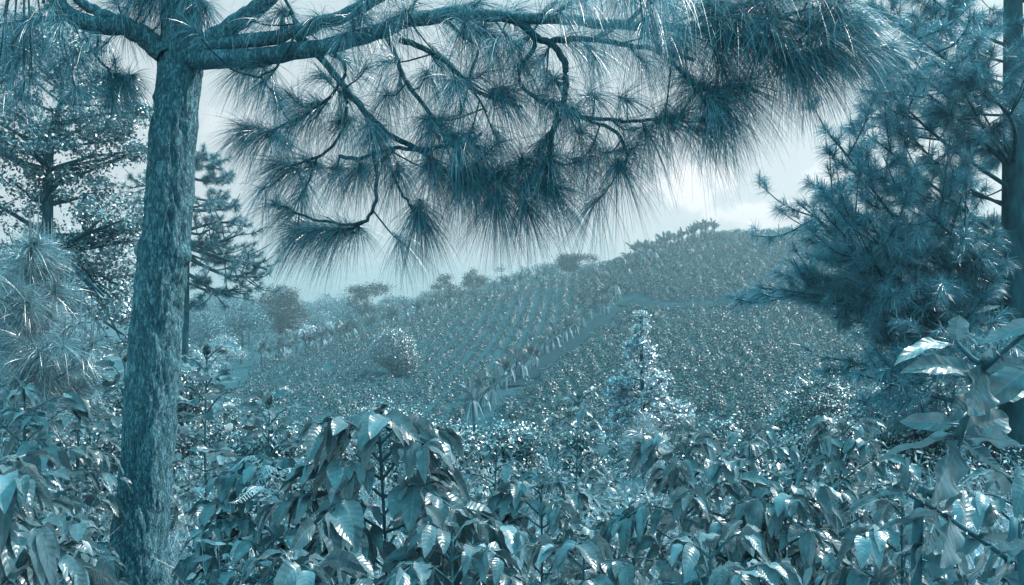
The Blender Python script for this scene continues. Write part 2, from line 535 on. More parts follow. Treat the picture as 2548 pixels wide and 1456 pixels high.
def ground(x, y):
    x, y = np.asarray(x, float), np.asarray(y, float)
    sh = x.shape
    xy = np.stack([x.ravel(), y.ravel()], -1)
    xc = np.clip(xy[:, 0], -320, 320)
    yc = np.clip(xy[:, 1], -40, 520)
    q = np.stack([xc, yc], -1)
    d = np.linalg.norm(q[:, None] - PTS[None, :, :2], axis=-1)
    n = len(PTS)
    z = -d @ TPS[:n] + TPS[n] + q @ TPS[n + 1:]
    far = np.clip((xy[:, 1] - 360) / 300, 0, 1) + np.clip((np.abs(xy[:, 0]) - 220) / 160, 0, 1)
    far = np.clip(far, 0, 1)
    z = z * (1 - far) + (-21.0) * far
    return z.reshape(sh)


def g1(x, y):
    return float(ground(np.array([x]), np.array([y]))[0])


def at(u, d):
    """Ground point in photo column u at distance d."""
    x = (u - 1274) / 2000 * d
    return np.array([x, d, g1(x, d)])


def build_ground():
    sx = np.sinh(np.linspace(-4.2, 4.2, 230)) / math.sinh(4.2) * 2400
    sy = np.r_[-60, -40, -25, -15, np.sinh(np.linspace(-0.9, 4.3, 240)) / math.sinh(4.3) * 3400]
    sy = np.unique(sy)
    X, Y = np.meshgrid(sx, sy)
    Z = ground(X, Y)
    amp = np.clip(np.hypot(X, Y) / 100, 0.2, 1) * 0.3
    nz = np.array([noise.fractal(Vector((x * 0.25, y * 0.25, 0)), 1.0, 2.0, 4) for x, y in zip(X.ravel(), Y.ravel())]).reshape(X.shape)
    Z = Z + nz * amp * (np.hypot(X, Y) < 600)
    V = np.stack([X, Y, Z], -1).reshape(-1, 3)
    o = build('ground', [(V, grid_faces(1, len(sy), len(sx)))], M['soil'])
    tag(o, kind='structure')
    # distant mountain ridges
    for ridge, (yd, pk, base, seed) in enumerate([(1250, [(-900, 22), (-520, 30), (-330, 17), (-60, 14), (250, 30), (900, 20)], -24, 3),
                                                  (1750, [(-1200, 40), (-560, 62), (-300, 48), (-60, 40), (350, 55), (1200, 40)], -24, 9),
                                                  (2400, [(-1700, 70), (-700, 84), (-420, 88), (-150, 82), (250, 74), (1700, 80)], -24, 5)]):
        xs = np.linspace(-2000, 2000, 240)
        ts = np.linspace(-1, 1, 15)
        px, pz = np.array([p[0] for p in pk]), np.array([p[1] for p in pk])
        h = np.interp(xs, px, pz)
        h = np.convolve(np.pad(h, 9, mode='edge'), np.ones(19) / 19, 'valid')
        h = h + np.array([noise.fractal(Vector((x * 0.006, seed, 0)), 1.0, 2.0, 5) for x in xs]) * 6.0
        prof = np.cos(ts * np.pi / 2) ** 1.3
        Xm, Tm = np.meshgrid(xs, ts)
        Zm = base - 3 + (h[None] - base + 3) * prof[:, None]
        Zm = Zm + np.array([noise.fractal(Vector((x * 0.015, t * 2, seed)), 1.0, 2.0, 4) for x, t in zip(Xm.ravel(), Tm.ravel())]).reshape(Xm.shape) * 2.4
        Ym = yd + Tm * 120
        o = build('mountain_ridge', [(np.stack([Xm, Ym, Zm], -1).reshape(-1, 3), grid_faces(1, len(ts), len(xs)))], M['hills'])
        tag(o, kind='structure')


build_ground()

# ------------------------------------------------------------------ the pine in front
PINE_BASE = at(338, 5.5)


def trunk_mesh():
    """The leaning pine trunk with bark plates and knots, from photo centre line and width."""
    prof = [(338, 1600, 134), (340, 1456, 130), (352, 1300, 127), (361, 1200, 123), (378, 1000, 122), (389, 800, 118), (401, 700, 117), (410, 612, 119), (418, 540, 111),
            (428, 400, 109), (440, 250, 104), (448, 170, 106), (452, 90, 98), (446, 0, 88), (444, -150, 78), (440, -400, 62), (440, -700, 36), (440, -950, 14)]
    c = np.array([P(u, v, 5.5) for u, v, w in prof])
    c[0][2] = min(c[0][2], PINE_BASE[2] - 0.12)
    r = np.array([w / 2000 * 5.5 / 2 for u, v, w in prof])
    n, sides = 330, 110
    cc = resample(c, n)
    rr = np.interp(np.linspace(0, 1, n), np.linspace(0, 1, len(r)), r)
    V, F = tube(cc, rr, sides)
    V = V.reshape(n, sides, 3)
    for i in range(n):
        for k in range(sides):
            d = V[i, k] - cc[i]
            L = np.linalg.norm(d)
            d = d / L
            p = Vector((V[i, k, 0] * 16, V[i, k, 1] * 16, V[i, k, 2] * 4.5))
            h = noise.fractal(p, 0.8, 2.0, 5) * 0.013 - 0.012 * math.exp(-(noise.noise(Vector((p.x * 1.5, p.y * 1.5, p.z * 1.1))) / 0.09) ** 2)
            h += (abs(noise.noise(Vector((p.x * 0.8 + 9, p.y * 0.8, p.z * 0.7)))) - 0.2) * 0.022
            for (ku, kv, ka, amp, sp) in ((350, 622, -1.0, 0.035, 0.05), (466, 640, 1.0, 0.035, 0.06), (388, 245, -1.0, 0.02, 0.025), (440, 905, 1, 0.015, 0.05), (330, 1010, -1, 0.015, 0.04)):
                kp = P(ku, kv, 5.46)
                q = np.linalg.norm(V[i, k] - kp)
                h += amp * math.exp(-(q / sp) ** 2)
            V[i, k] = V[i, k] + d * h * min(1.0, L / 0.12)
    return V.reshape(-1, 3), F


def dep(u):
    return float(np.interp(u, [-400, 0, 450, 700, 1000, 1250, 1600, 2100, 2400], [4.8, 5.2, 5.45, 5.2, 4.9, 4.75, 4.65, 4.5, 4.4]))


def nlen(u):
    return float(np.interp(u, [0, 600, 1200, 2400], [0.31, 0.33, 0.40, 0.40]))


# limb, twig and shoot courses: photo points (u, v[, depth shift]), radii in photo pixels at the ends, number of side tufts
LIMBS = [
    ('limb', [(415, 135), (375, 105), (325, 72), (225, 60), (165, 30), (110, -40), (40, -140)], 29, 15, 6, (0.0, 0)),
    ('limb', [(335, 75), (290, 52), (240, 28), (185, -10), (120, -90)], 16, 10, 3, (0, 0)),
    ('limb', [(195, 48), (165, 42), (100, 48), (40, 58), (-40, 72)], 8, 4, 5, (0, 0)),
    ('limb', [(490, 125), (540, 92), (600, 48), (655, 8), (705, -45), (780, -130)], 26, 16, 3, (0, 0)),
    ('limb', [(480, 148), (555, 147), (640, 143), (705, 133), (800, 118), (900, 90), (1000, 57), (1130, 34), (1190, 38), (1300, 45), (1420, 50), (1560, 62), (1700, 72), (1850, 92), (1990, 110)], 26, 7, 30, (0, 0)),
    ('limb', [(500, 118), (600, 103), (700, 88), (800, 58), (900, 18), (990, -35), (1100, -100)], 19, 14, 5, (0, 0)),
    ('limb', [(700, 60), (760, 110), (812, 160), (855, 215), (895, 262), (930, 302), (975, 340), (1050, 378), (1115, 428), (1150, 442), (1190, 440)], 10, 5, 12, (0, 0)),
    ('limb', [(725, 30), (760, 95), (830, 190), (880, 245), (920, 288)], 5, 3, 3, (0, -0.15)),
    ('limb', [(960, 85), (985, 140), (1012, 205), (1060, 268), (1112, 345), (1148, 400), (1165, 440)], 6.5, 4, 5, (0, 0)),
    ('limb', [(845, 388), (892, 396), (935, 380), (985, 368), (1050, 373)], 5, 5, 3, (0, 0)),
    ('limb', [(1050, 375), (1120, 360), (1170, 352), (1198, 332)], 6, 4, 1, (0, 0)),
    ('limb', [(930, 390), (938, 440), (930, 515), (905, 553), (850, 575), (790, 572)], 5, 4, 2, (0, 0)),
    ('limb', [(965, 410), (1000, 480), (1025, 515), (1045, 540)], 3.5, 3, 1, (0, 0)),
    ('limb', [(995, 100), (1050, 118), (1110, 155), (1180, 225), (1255, 252), (1300, 265)], 8, 4, 6, (0, 0)),
    ('limb', [(1245, 42), (1300, 62), (1335, 92), (1372, 108), (1402, 150), (1408, 215), (1392, 280), (1372, 345), (1365, 420)], 10, 7, 5, (0, 0)),
    ('limb', [(1372, 102), (1440, 96), (1540, 108), (1640, 128), (1730, 150)], 8, 5, 4, (0, 0.1)),
    ('limb', [(1300, 45), (1330, 110), (1290, 190), (1340, 250), (1440, 292), (1520, 320), (1560, 380), (1540, 430)], 6, 4, 4, (0, 0.1)),
    ('limb', [(1440, 292), (1540, 300), (1640, 298), (1700, 282)], 5, 3.5, 3, (0, 0.1)),
    ('limb', [(1600, 68), (1650, 130), (1720, 200), (1790, 242)], 6, 4, 4, (0, 0)),
    ('limb', [(1100, 40), (1150, 90), (1190, 120), (1170, 200), (1210, 280)], 5, 3, 5, (0, 0)),
    ('limb', [(1850, 92), (1920, 140), (1990, 150), (2060, 130), (2110, 90)], 6, 4, 9, (0, 0)),
    ('limb', [(1850, 92), (1900, 60), (1990, 30), (2100, 10)], 6, 4, 8, (0, 0)),
    ('limb', [(1700, 72), (1760, 40), (1850, 10), (1950, -40)], 7, 4, 8, (0, 0)),
    ('limb', [(1560, 62), (1600, 20), (1680, -20), (1780, -60)], 7, 4, 7, (0, -0.2)),
    ('limb', [(205, 80), (232, 130), (262, 165), (300, 205)], 4, 3, 1, (0, 0)),
    ('limb', [(108, 0), (135, 60), (155, 92)], 4, 2, 1, (0, 0)),
    ('limb', [(246, 88), (240, 118), (212, 132)], 4, 2, 0, (0, 0)),
    ('limb', [(700, -20), (735, 60), (700, 150), (640, 190), (570, 170)], 4, 2.5, 5, (0, -0.25)),
    ('limb', [(820, 115), (860, 180), (800, 260), (730, 300), (660, 330), (615, 318)], 4.5, 3, 9, (0, 0)),
    ('limb', [(855, 215), (860, 300), (820, 370), (740, 410), (700, 412)], 4.5, 3, 4, (0, 0)),
    ('limb', [(905, 553), (860, 560), (760, 540), (700, 510)], 4, 2.5, 0, (0, -0.1)),
]
# explicit shoot tips that stand out in the photo: u, v, axis (right, up, toward the eye), needle length scale, count
TIPS = [
    (612, 318, (-0.8, 0.35, 0.3), 1.0, 260), (650, 330, (-0.6, -0.1, 0.5), 1.0, 220), (700, 408, (-0.75, 0.2, 0.3), 1.0, 300), (770, 405, (-0.3, 0.1, 0.6), 1.0, 260),
    (740, 572, (-0.85, 0.1, 0.2), 1.0, 330), (800, 575, (-0.6, 0.0, 0.4), 1.0, 300), (850, 570, (-0.3, 0.1, 0.6), 0.95, 260), (690, 508, (-0.8, 0.4, 0.1), 0.95, 170),
    (1045, 532, (0.1, -0.6, 0.5), 1.05, 330), (1190, 408, (0.1, 0.9, 0.2), 0.55, 200), (1190, 432, (0.2, -0.1, 0.7), 1.0, 420), (1250, 440, (0.5, 0.0, 0.5), 1.05, 420),
    (1140, 440, (-0.5, -0.2, 0.6), 1.0, 320), (1320, 450, (0.4, 0.3, 0.5), 1.05, 380), (1365, 400, (0.0, -0.2, 0.7), 1.0, 420), (1300, 400, (0.0, 0.2, 0.7), 1.0, 320),
    (1380, 470, (0.5, -0.1, 0.4), 1.0, 330), (1235, 500, (0.0, -0.5, 0.6), 1.0, 320), (1310, 520, (0.2, -0.5, 0.6), 0.9, 260),
    (1540, 415, (0.0, -0.35, 0.6), 1.0, 420), (1500, 380, (-0.3, -0.1, 0.6), 0.9, 220), (1570, 370, (0.4, 0.0, 0.5), 0.9, 240),
    (1700, 275, (0.4, 0.7, 0.2), 0.7, 200), (1680, 290, (0.5, 0.0, 0.5), 0.95, 260), (1640, 300, (0.0, -0.2, 0.6), 1.0, 260), (1610, 330, (0.0, -0.4, 0.6), 1.0, 260),
    (1790, 236, (0.0, -0.3, 0.7), 1.15, 460), (1850, 215, (0.5, -0.1, 0.5), 1.1, 300), (1740, 215, (-0.4, -0.1, 0.6), 1.1, 300),
    (2060, 120, (0.6, 0.2, 0.4), 1.05, 320), (2110, 95, (0.8, 0.3, 0.2), 1.0, 260), (2020, 150, (0.2, -0.3, 0.6), 1.05, 340), (1960, 150, (0.0, -0.3, 0.7), 1.05, 340),
    (1900, 130, (0.0, -0.2, 0.7), 1.05, 320), (2080, 30, (0.7, 0.4, 0.3), 1.0, 260), (2140, 60, (0.9, 0.1, 0.3), 0.9, 200), (2000, 60, (0.2, 0.2, 0.7), 1.0, 300), (1930, 40, (0.1, 0.1, 0.7), 1.0, 300),
    (1850, 60, (0.0, 0.0, 0.8), 1.0, 300), (1780, 80, (0.0, -0.2, 0.8), 1.05, 320), (1700, 100, (0.0, -0.3, 0.7), 1.05, 320), (1790, -10, (0.2, -0.2, 0.7), 1.1, 300), (1900, -40, (0.3, 0.1, 0.6), 1.0, 260), (2020, -30, (0.4, 0.2, 0.5), 1.0, 260),
    (1250, 230, (0.2, -0.3, 0.6), 1.0, 240), (1140, 215, (-0.1, -0.3, 0.7), 0.9, 220), (1300, 160, (0.0, -0.1, 0.8), 0.9, 220), (1200, 70, (0, -0.2, 0.8), 0.9, 260),
    (1420, 280, (0.1, -0.2, 0.7), 1.0, 280), (1480, 240, (0.2, -0.2, 0.7), 1.0, 280), (1380, 200, (0, -0.2, 0.7), 0.95, 240), (1560, 250, (0.2, -0.3, 0.7), 1.05, 260),
    (850, 300, (-0.3, -0.2, 0.7), 0.9, 240), (930, 330, (0, -0.3, 0.7), 0.9, 240), (960, 240, (0, -0.3, 0.7), 0.9, 200), (780, 260, (-0.4, -0.2, 0.6), 0.9, 200), (890, 420, (-0.1, -0.3, 0.7), 0.9, 260), (990, 430, (0.1, -0.5, 0.6), 0.9, 240), (1060, 300, (0.1, -0.3, 0.7), 0.9, 200),
    (830, 420, (-0.2, -0.1, 0.7), 0.9, 220), (1060, 190, (0, -0.4, 0.7), 0.8, 200), (1440, 400, (0.4, -0.2, 0.5), 0.9, 260), (1450, 330, (0.2, -0.2, 0.7), 0.95, 260),
    (302, 205, (0.3, -0.4, 0.5), 0.85, 300), (285, 150, (-0.1, 0.95, 0.1), 0.45, 120), (270, 195, (-0.4, -0.2, 0.6), 0.8, 160), (330, 190, (0.5, -0.1, 0.5), 0.8, 160),
    (600, 168, (-0.4, -0.3, 0.6), 0.95, 170), (650, 165, (0.0, -0.5, 0.6), 0.95, 150), (700, 30, (0, -0.3, 0.7), 0.9, 200), (790, 50, (0, -0.3, 0.7), 0.9, 200), (900, 50, (0.2, -0.3, 0.7), 0.9, 200), (1010, 30, (0.1, -0.1, 0.8), 0.9, 220),
    (430, 10, (0.0, -0.6, 0.7), 0.95, 260), (470, -10, (0.2, -0.6, 0.6), 0.95, 240), (400, -20, (-0.2, -0.6, 0.6), 0.95, 240), (440, 60, (0, -0.5, 0.8), 0.7, 120), (510, 20, (0.4, -0.5, 0.5), 0.9, 180), (360, 0, (-0.5, -0.4, 0.5), 0.9, 200), (330, -20, (-0.3, -0.5, 0.6), 0.9, 200),
]
CURTAIN = [(1580, -30), (1620, 10), (1540, -10), (1650, -40), (1500, -40), (1460, 0), (1690, 0), (1600, 60)]     # hanging sprays nearer the eye
HAZY_LEFT = [(60, 60), (110, 120), (30, 150), (160, 150), (80, 200), (10, 40), (150, 60), (60, 250), (-30, 100), (190, 230), (-10, 210), (120, 20), (200, 100)]


def front_pine():
    rg = np.random.default_rng(11)
    loc = PINE_BASE
    t = thing('pine_tree', 'big pine at left with bare leaning trunk and long drooping needles hanging across the sky', 'tree', loc)
    V, F = trunk_mesh()
    build('trunk', [(V, F)], M['bark'], t, loc)
    tipP = np.array([P(u, v, dep(u)) for u, v, *_ in TIPS])
    owner = {}
    courses = []
    for nm, pts, r0, r1, ns, (s0, s1) in LIMBS:
        w = []
        for k, p in enumerate(pts):
            f = k / (len(pts) - 1)
            w.append(P(p[0], p[1], dep(p[0]) + s0 + (s1 - s0) * f))
        courses.append(resample(w, 8 + 5 * len(pts)))
    for i, p in enumerate(tipP):
        dd = [np.min(np.linalg.norm(c - p, axis=1)) for c in courses]
        owner.setdefault(int(np.argmin(dd)), []).append(i)
    for li, (nm, pts, r0, r1, ns, sh) in enumerate(LIMBS):
        c = courses[li]
        n = len(c)
        dloc = np.linspace(c[0][1], c[-1][1], n)
        wob = np.array([[noise.noise(Vector((li * 7 + k * 0.35, j * 3.1, 0))) for j in range(3)] for k in range(n)])
        amp = 0.012 if r0 < 12 else 0.02
        c = c + wob * amp
        rr = np.linspace(r0, r1, n) / 2000 * dloc * (1 + 0.08 * wob[:, 0])
        wood = [tube(c, rr, 16 if r0 > 12 else 7)]
        tips, axes, cnt, scl = [], [], [], []
        tan = unit(np.gradient(c, axis=0))
        for i in owner.get(li, []):
            u, v, (ax, ay, az), sc, k = TIPS[i]
            a = unit(np.array([ax, -az, ay]))
            j = int(np.argmin(np.linalg.norm(c - tipP[i], axis=1)))
            mid = (c[j] + tipP[i]) / 2 - np.array([0, 0, 0.03])
            if np.linalg.norm(c[j] - tipP[i]) > 0.02:
                wood.append(tube(resample([c[j], mid, tipP[i]], 7), (0.006, 0.004), 5))
            wood.append(tube([tipP[i] - a * 0.01, tipP[i] + a * 0.05], (0.005, 0.002), 5))
            tips.append(tipP[i]); axes.append(a); cnt.append(int(k * (1.4 if u < 950 else 0.62 if 1400 < u < 1720 and v > 230 else 1.0))); scl.append(sc)
        for _ in range(ns):
            f = 0.25 + 0.75 * rg.random()
            j = int(f * (n - 1))
            dr = unit(tan[j] * 0.6 + rg.normal(size=3) * np.array([0.6, 0.7, 0.45]) + np.array([0, -0.1, -0.1]))
            ln = 0.10 + 0.28 * rg.random()
            e = c[j] + dr * ln
            wood.append(tube(resample([c[j], c[j] + dr * ln * 0.6 - np.array([0, 0, 0.02]), e], 6), (0.006, 0.0035), 5))
            tips.append(e); axes.append(dr); cnt.append(int(80 + 80 * rg.random())); scl.append(0.7 + 0.3 * rg.random())
        b = build('branch', wood, M['bark'] if r0 > 12 else M['twig'], t, loc)
        nd_parts = []
        for p, a, k, s in zip(tips, axes, cnt, scl):
            u = p[0] / p[1] * 2000 + 1274
            nd_parts.append(tufts([p], [a], k, nlen(u) * s, 0.0027, 6, rg, shoot=0.14, droop=(0.25, 0.85), th=(0.15, 1.35)))
        if nd_parts:
            build('needles', nd_parts, M['needle'], b, loc)
    # hanging sprays nearer the eye and the dense ones at upper left
    for pts, dsh, ln, cn, dr in ((CURTAIN, -0.9, 0.33, 100, (0.7, 1.4)), (HAZY_LEFT, -0.4, 0.28, 130, (0.3, 0.9))):
        wood, prt = [], []
        start = P(1560, -160, dep(1560) - 0.3) if dsh == -0.9 else P(60, -140, dep(60))
        for (u, v) in pts:
            p = P(u, v, dep(u) + dsh + 0.25 * rg.random())
            mid = (p + start) / 2 + np.array([0, 0, 0.15])
            wood.append(tube(resample([start, mid, p], 10), (0.010, 0.004), 6))
            a = unit(np.array([rg.normal() * 0.4 + 0.2, -0.5, -0.4]))
            prt.append(tufts([p], [a], cn, ln, 0.0023, 7, rg, shoot=0.16, droop=dr, th=(0.1, 1.2)))
        b = build('branch', wood, M['twig'], t, loc)
        build('needles', prt, M['needle'], b, loc)
    # rest of the crown, above the frame; sunward branches added to shade the trunk
    for k in range(20):
        ang = 1.4 + 3.2 * rg.random() if k < 7 else 0.12 + 0.66 * (k - 7) / 12
        z0 = EYE + 2.3 + 2.6 * rg.random()
        L = (1.4 + 2.0 * rg.random() * (1.2 - (z0 - EYE - 2.3) / 4)) if k < 7 else 1.5 + 1.2 * rg.random()
        s = np.array([(440 - 1274) / 2000 * 5.5, 5.5, z0])
        e = s + np.array([math.cos(ang) * L, math.sin(ang) * L, 0.5 * L])
        c = resample([s, (s + e) / 2 + np.array([0, 0, 0.1]), e], 14)
        wood = [tube(c, (0.045, 0.012), 8)]
        tp, ax = [], []
        for q in range(11 if k < 7 else 17):
            j = int((0.35 + 0.65 * rg.random()) * 13)
            d = unit(rg.normal(size=3) + (e - s) / L * 0.8)
            tp.append(c[j] + d * 0.3 * rg.random())
            ax.append(d)
        b = build('branch', wood, M['twig'], t, loc)
        build('needles', [tufts(tp, ax, 130, 0.28, 0.0028, 4, rg)], M['needle'], b, loc)
    return t


front_pine()


# ------------------------------------------------------------------ other pines
def pine(name, label, cat, base, top, trunk_r, specs, needle_len, needle_w, per, mat, group=None, seed=1, shoot=0.15, candle=0.0, S=3, lean=(0, 0), twigs=7, droop=(0.1, 0.5), th=(0.2, 1.3), spread=0.28, inner=0.3):
    """specs: list of (start point, end point, radius, tufts)."""
    rg = np.random.default_rng(seed)
    t = thing(name, label, cat, base, group)
    tr = resample([base - np.array([0, 0, 0.15]), base * 0.6 + top * 0.4 + np.array([lean[0], lean[1], 0]), top], 24)
    tp = tube(tr, (trunk_r, trunk_r * 0.25), 14)
    build('trunk', [tp], M['wood'], t, base)
    for (s, e, r, nt_) in specs:
        L = np.linalg.norm(e - s)
        sag = np.array([0, 0, -0.08 * L]) + rg.normal(size=3) * 0.05 * L
        c = resample([s, (s + e) / 2 + sag, e], 14)
        wood = [tube(c, (r, r * 0.3), 7)]
        tips, axes = [], []
        main = unit(e - s)
        for q in range(twigs):
            f = inner + (1 - inner) * (q + rg.random()) / twigs
            j = min(13, int(f * 13))
            d = unit(main * 0.7 + rg.normal(size=3) * np.array([0.8, 0.8, 0.45]) + np.array([0, 0, 0.25]))
            l2 = L * spread * (0.5 + 0.8 * rg.random()) * (1.15 - 0.5 * f)
            e2 = c[j] + d * l2 + np.array([0, 0, 0.08 * l2])
            cc = resample([c[j], c[j] + d * l2 * 0.55 - np.array([0, 0, 0.06 * l2]), e2], 7)
            wood.append(tube(cc, (r * 0.35, r * 0.16), 5))
            m = max(1, int(nt_ / twigs))
            for _ in range(m):
                k = 2 + int(rg.random() * 4.99)
                a = unit(d + rg.normal(size=3) * 0.5 + np.array([0, 0, 0.4]))
                tpnt = cc[k] + a * (0.25 * l2 * rg.random())
                tips.append(tpnt); axes.append(a)
        tips.append(c[-1]); axes.append(main)
        b = build('branch', wood, M['wood'], t, base)
        nparts = [tufts(tips, axes, per, needle_len, needle_w, S, rg, shoot=shoot, droop=droop, th=th)]
        if candle > 0:
            for p, a in zip(tips, axes):
                if rg.random() < 0.5:
                    h = candle * (0.5 + 0.8 * rg.random())
                    nparts.append(tube([p - np.array([0, 0, 0.02]), p + np.array([a[0] * 0.1 * h, a[1] * 0.1 * h, h])], (needle_w * 1.6, needle_w * 0.9), 5))
        build('needles', nparts, mat, b, base)
    return t


def right_pine():
    rg = np.random.default_rng(21)
    D = 13.0
    base = at(2532, D)
    top = np.array([base[0] - 0.05, D + 0.1, EYE + 8.8])
    ends = [(2190, 20), (2240, 60), (2165, 130), (2180, 200), (2240, 150), (2300, 60), (2350, 130), (2250, 240), (2160, 310), (2075, 345), (2120, 380), (2180, 350), (2260, 330), (2330, 260),
            (2400, 190), (2420, 60), (2190, 440), (2250, 460), (2330, 420), (2400, 340), (1985, 505), (2040, 520), (2100, 510), (2160, 540), (2230, 560), (2310, 540), (2390, 480), (2030, 570), (2110, 610), (2200, 640),
            (2290, 640), (2370, 600), (2430, 560), (2280, 720), (2360, 720), (2430, 690), (1880, 715), (1940, 720), (2000, 735), (2060, 745), (2130, 740), (2200, 760), (2100, 790), (2180, 830), (2260, 830), (2340, 820), (2420, 800),
            (2060, 890), (2130, 930), (2220, 920), (2320, 910), (2180, 990), (2400, 930), (2450, 120), (2470, 400), (2480, 640), (2330, -40), (2250, -60), (2400, -120)]
    specs = []
    for (u, v) in ends:
        d = D + rg.normal() * 1.1
        e = P(u, v, d)
        run = base[0] - e[0]
        zs = e[2] - (0.55 + 0.25 * rg.random()) * run if v < 640 else e[2] - 0.1 * run + 0.15 * rg.random() * run
        zs = max(zs, base[2] + 1.2)
        f = (zs - base[2]) / (top[2] - base[2])
        s = base + (top - base) * f
        specs.append((s, e, 0.016 + 0.008 * run, int((30 + 14 * run) * (0.75 if v > 640 else 1.0))))
    for k in range(14):
        a = rg.uniform(-1.2, 1.2)
        z = EYE + rg.uniform(-2, 7)
        s = base + (top - base) * ((z - base[2]) / (top[2] - base[2]))
        L = rg.uniform(1.5, 3.2)
        e = s + np.array([math.cos(a) * L, math.sin(a) * L, 0.5 * L])
        specs.append((s, e, 0.04, 12))
    pine('pine_tree', 'tall dark pine with ascending tufted branches and its trunk at the right edge', 'tree', base, top, 0.30, specs,
         0.26, 0.0060, 72, M['needle_dark'], seed=5, S=3, candle=0.16, twigs=12, shoot=0.16, spread=0.34, inner=0.48, droop=(0.1, 0.55))


right_pine()


def left_young_pine():
    rg = np.random.default_rng(31)
    D = 7.0
    base = at(60, D)
    top = P(80, 600, D)
    specs = []
    for (u, v) in [(95, 590), (50, 640), (130, 640), (20, 700), (100, 690), (170, 720), (60, 740), (0, 770), (130, 780), (200, 800), (240, 850), (80, 830), (20, 860), (160, 860), (210, 900), (100, 920), (50, 940), (240, 930), (150, 960), (-20, 900), (-40, 680), (190, 960), (30, 1000), (110, 1010), (-60, 800)]:
        e = P(u, v, D + rg.normal() * 0.35)
        zs = min(e[2] - 0.15 - 0.6 * rg.random() * abs(e[0] - base[0]), top[2] - 0.2)
        s = base + (top - base) * np.clip((zs - base[2]) / (top[2] - base[2]), 0.1, 1)
        specs.append((s, e, 0.012, 12))
    pine('young_pine', 'young bushy pine with pale upright candles left of the big trunk', 'tree', base, top, 0.05, specs, 0.30, 0.0030, 62, M['needle_pale'], seed=8, S=5, candle=0.34, twigs=6, shoot=0.09, droop=(0.15, 0.7), th=(0.25, 1.5), spread=0.32)
    D = 9.0
    base = at(1600, D)
    specs = []
    for (u, v) in [(1600, 1040), (1580, 1070), (1625, 1065), (1560, 1100), (1645, 1100), (1605, 1100), (1580, 1140), (1640, 1150)]:
        e = P(u, v, D + rg.normal() * 0.15)
        s = base + (P(1602, 1060, D) - base) * np.clip((e[2] - 0.2 - base[2]) / (P(1602, 1060, D)[2] - base[2]), 0, 1)
        specs.append((s, e, 0.006, 3))
    pine('pine_sapling', 'small feathery pine sapling below the pale pointed tree', 'sapling', base, P(1602, 1050, D), 0.03, specs, 0.24, 0.003, 46, M['pale'], seed=9, S=4, candle=0.0, twigs=3, droop=(0.1, 0.4))


left_young_pine()


def behind_pine():
    rg = np.random.default_rng(41)
    D = 40.0
    base = at(455, D)
    top = P(470, 370, D)
    specs = []
    for (u, v) in [(505, 385), (550, 400), (575, 430), (530, 440), (480, 400), (560, 490), (595, 510), (520, 500), (585, 550), (540, 560), (605, 580), (560, 600), (620, 640), (665, 670), (640, 690), (590, 660), (545, 650), (600, 720),
                   (560, 730), (520, 700), (370, 455), (340, 460), (350, 500), (390, 420), (370, 540), (345, 560), (430, 400), (360, 620), (350, 690), (500, 760), (400, 500), (390, 600), (520, 610), (640, 660)]:
        e = P(u, v, D + rg.normal() * 1.2)
        run = abs(e[0] - base[0])
        zs = e[2] + (0.25 * run if v > 600 else -0.1 * run)
        f = np.clip((zs - base[2]) / (top[2] - base[2]), 0.15, 0.98)
        specs.append((base + (top - base) * f, e, 0.05 + 0.015 * run, 34))
    pine('pine_tree', 'tall open pine of separate clumped boughs standing directly behind the big trunk', 'tree', base, top, 0.28, specs, 0.30, 0.026, 40, M['bough'], seed=12, S=1, twigs=10, shoot=0.2, droop=(0.0, 0.3), th=(0.1, 1.6), spread=0.5, inner=0.45)


behind_pine()


# ------------------------------------------------------------------ broadleaved trees
def blob_points(n, c, r, rg, lo=0.0):
    d = unit(rg.normal(size=(n, 3)))
    return np.asarray(c) + d * (lo + (1 - lo) * rg.random((n, 1)) ** (1 / 3)) * np.asarray(r)


def broad(name, label, cat, base, lobes, trunk, trunk_r, ncl, per, size, crad, mat, group=None, seed=1, limb_r=0.3, asp=0.6, upb=0.5, twig=True):
    """lobes: (centre, radii, share); trunk: points up the stem. Clusters of leaves are hung on limbs that leave the trunk."""
    rg = np.random.default_rng(seed)
    t = thing(name, label, cat, base, group)
    tr = resample(trunk, 20)
    rr = np.linspace(trunk_r, trunk_r * 0.35, 20)
    rr[0] *= 1.35
    wood = [tube(tr, rr, 10)]
    cl = []
    tot = sum(l[2] for l in lobes)
    for c, r, sh in lobes:
        k = max(1, int(ncl * sh / tot))
        pts = blob_points(k, c, r, rg, 0.45)
        cl.append(pts)
        for q in range(max(2, int(k * 0.14))):
            e = pts[q]
            j = int(np.argmin(np.linalg.norm(tr - (e - np.array([0, 0, 0.45 * np.linalg.norm(e[:2] - tr[-1][:2])])), axis=1)))
            j = max(j, 6)
            mid = (tr[j] + e) / 2 + rg.normal(size=3) * 0.06 * np.linalg.norm(e - tr[j])
            lc = resample([tr[j], mid, e], 9)
            wood.append(tube(lc, (rr[j] * limb_r * 1.6, rr[j] * 0.12), 6))
            if twig:
                near = pts[np.argsort(np.linalg.norm(pts - lc[6], axis=1))[:6]]
                for p in near:
                    wood.append(tube(resample([lc[5], (lc[5] + p) / 2 - np.array([0, 0, 0.05]), p], 5), (rr[j] * 0.14, rr[j] * 0.05), 4))
    build('trunk', wood, M['wood'], t, base)
    cl = np.concatenate(cl)
    k = np.repeat(np.arange(len(cl)), per)
    off = rg.normal(size=(len(k), 3)) * crad * np.array([1, 1, 0.6])
    p = cl[k] + off
    nrm = unit(off * 0.5 + rg.normal(size=off.shape) * crad * 0.8 + np.array([0, 0, upb * crad]))
    sz = size * (0.6 + 0.8 * rg.random(len(k)))
    crown = build('crown', [chips(p, nrm, sz, rg, asp)], mat, t, base, smooth=False)
    return t, crown


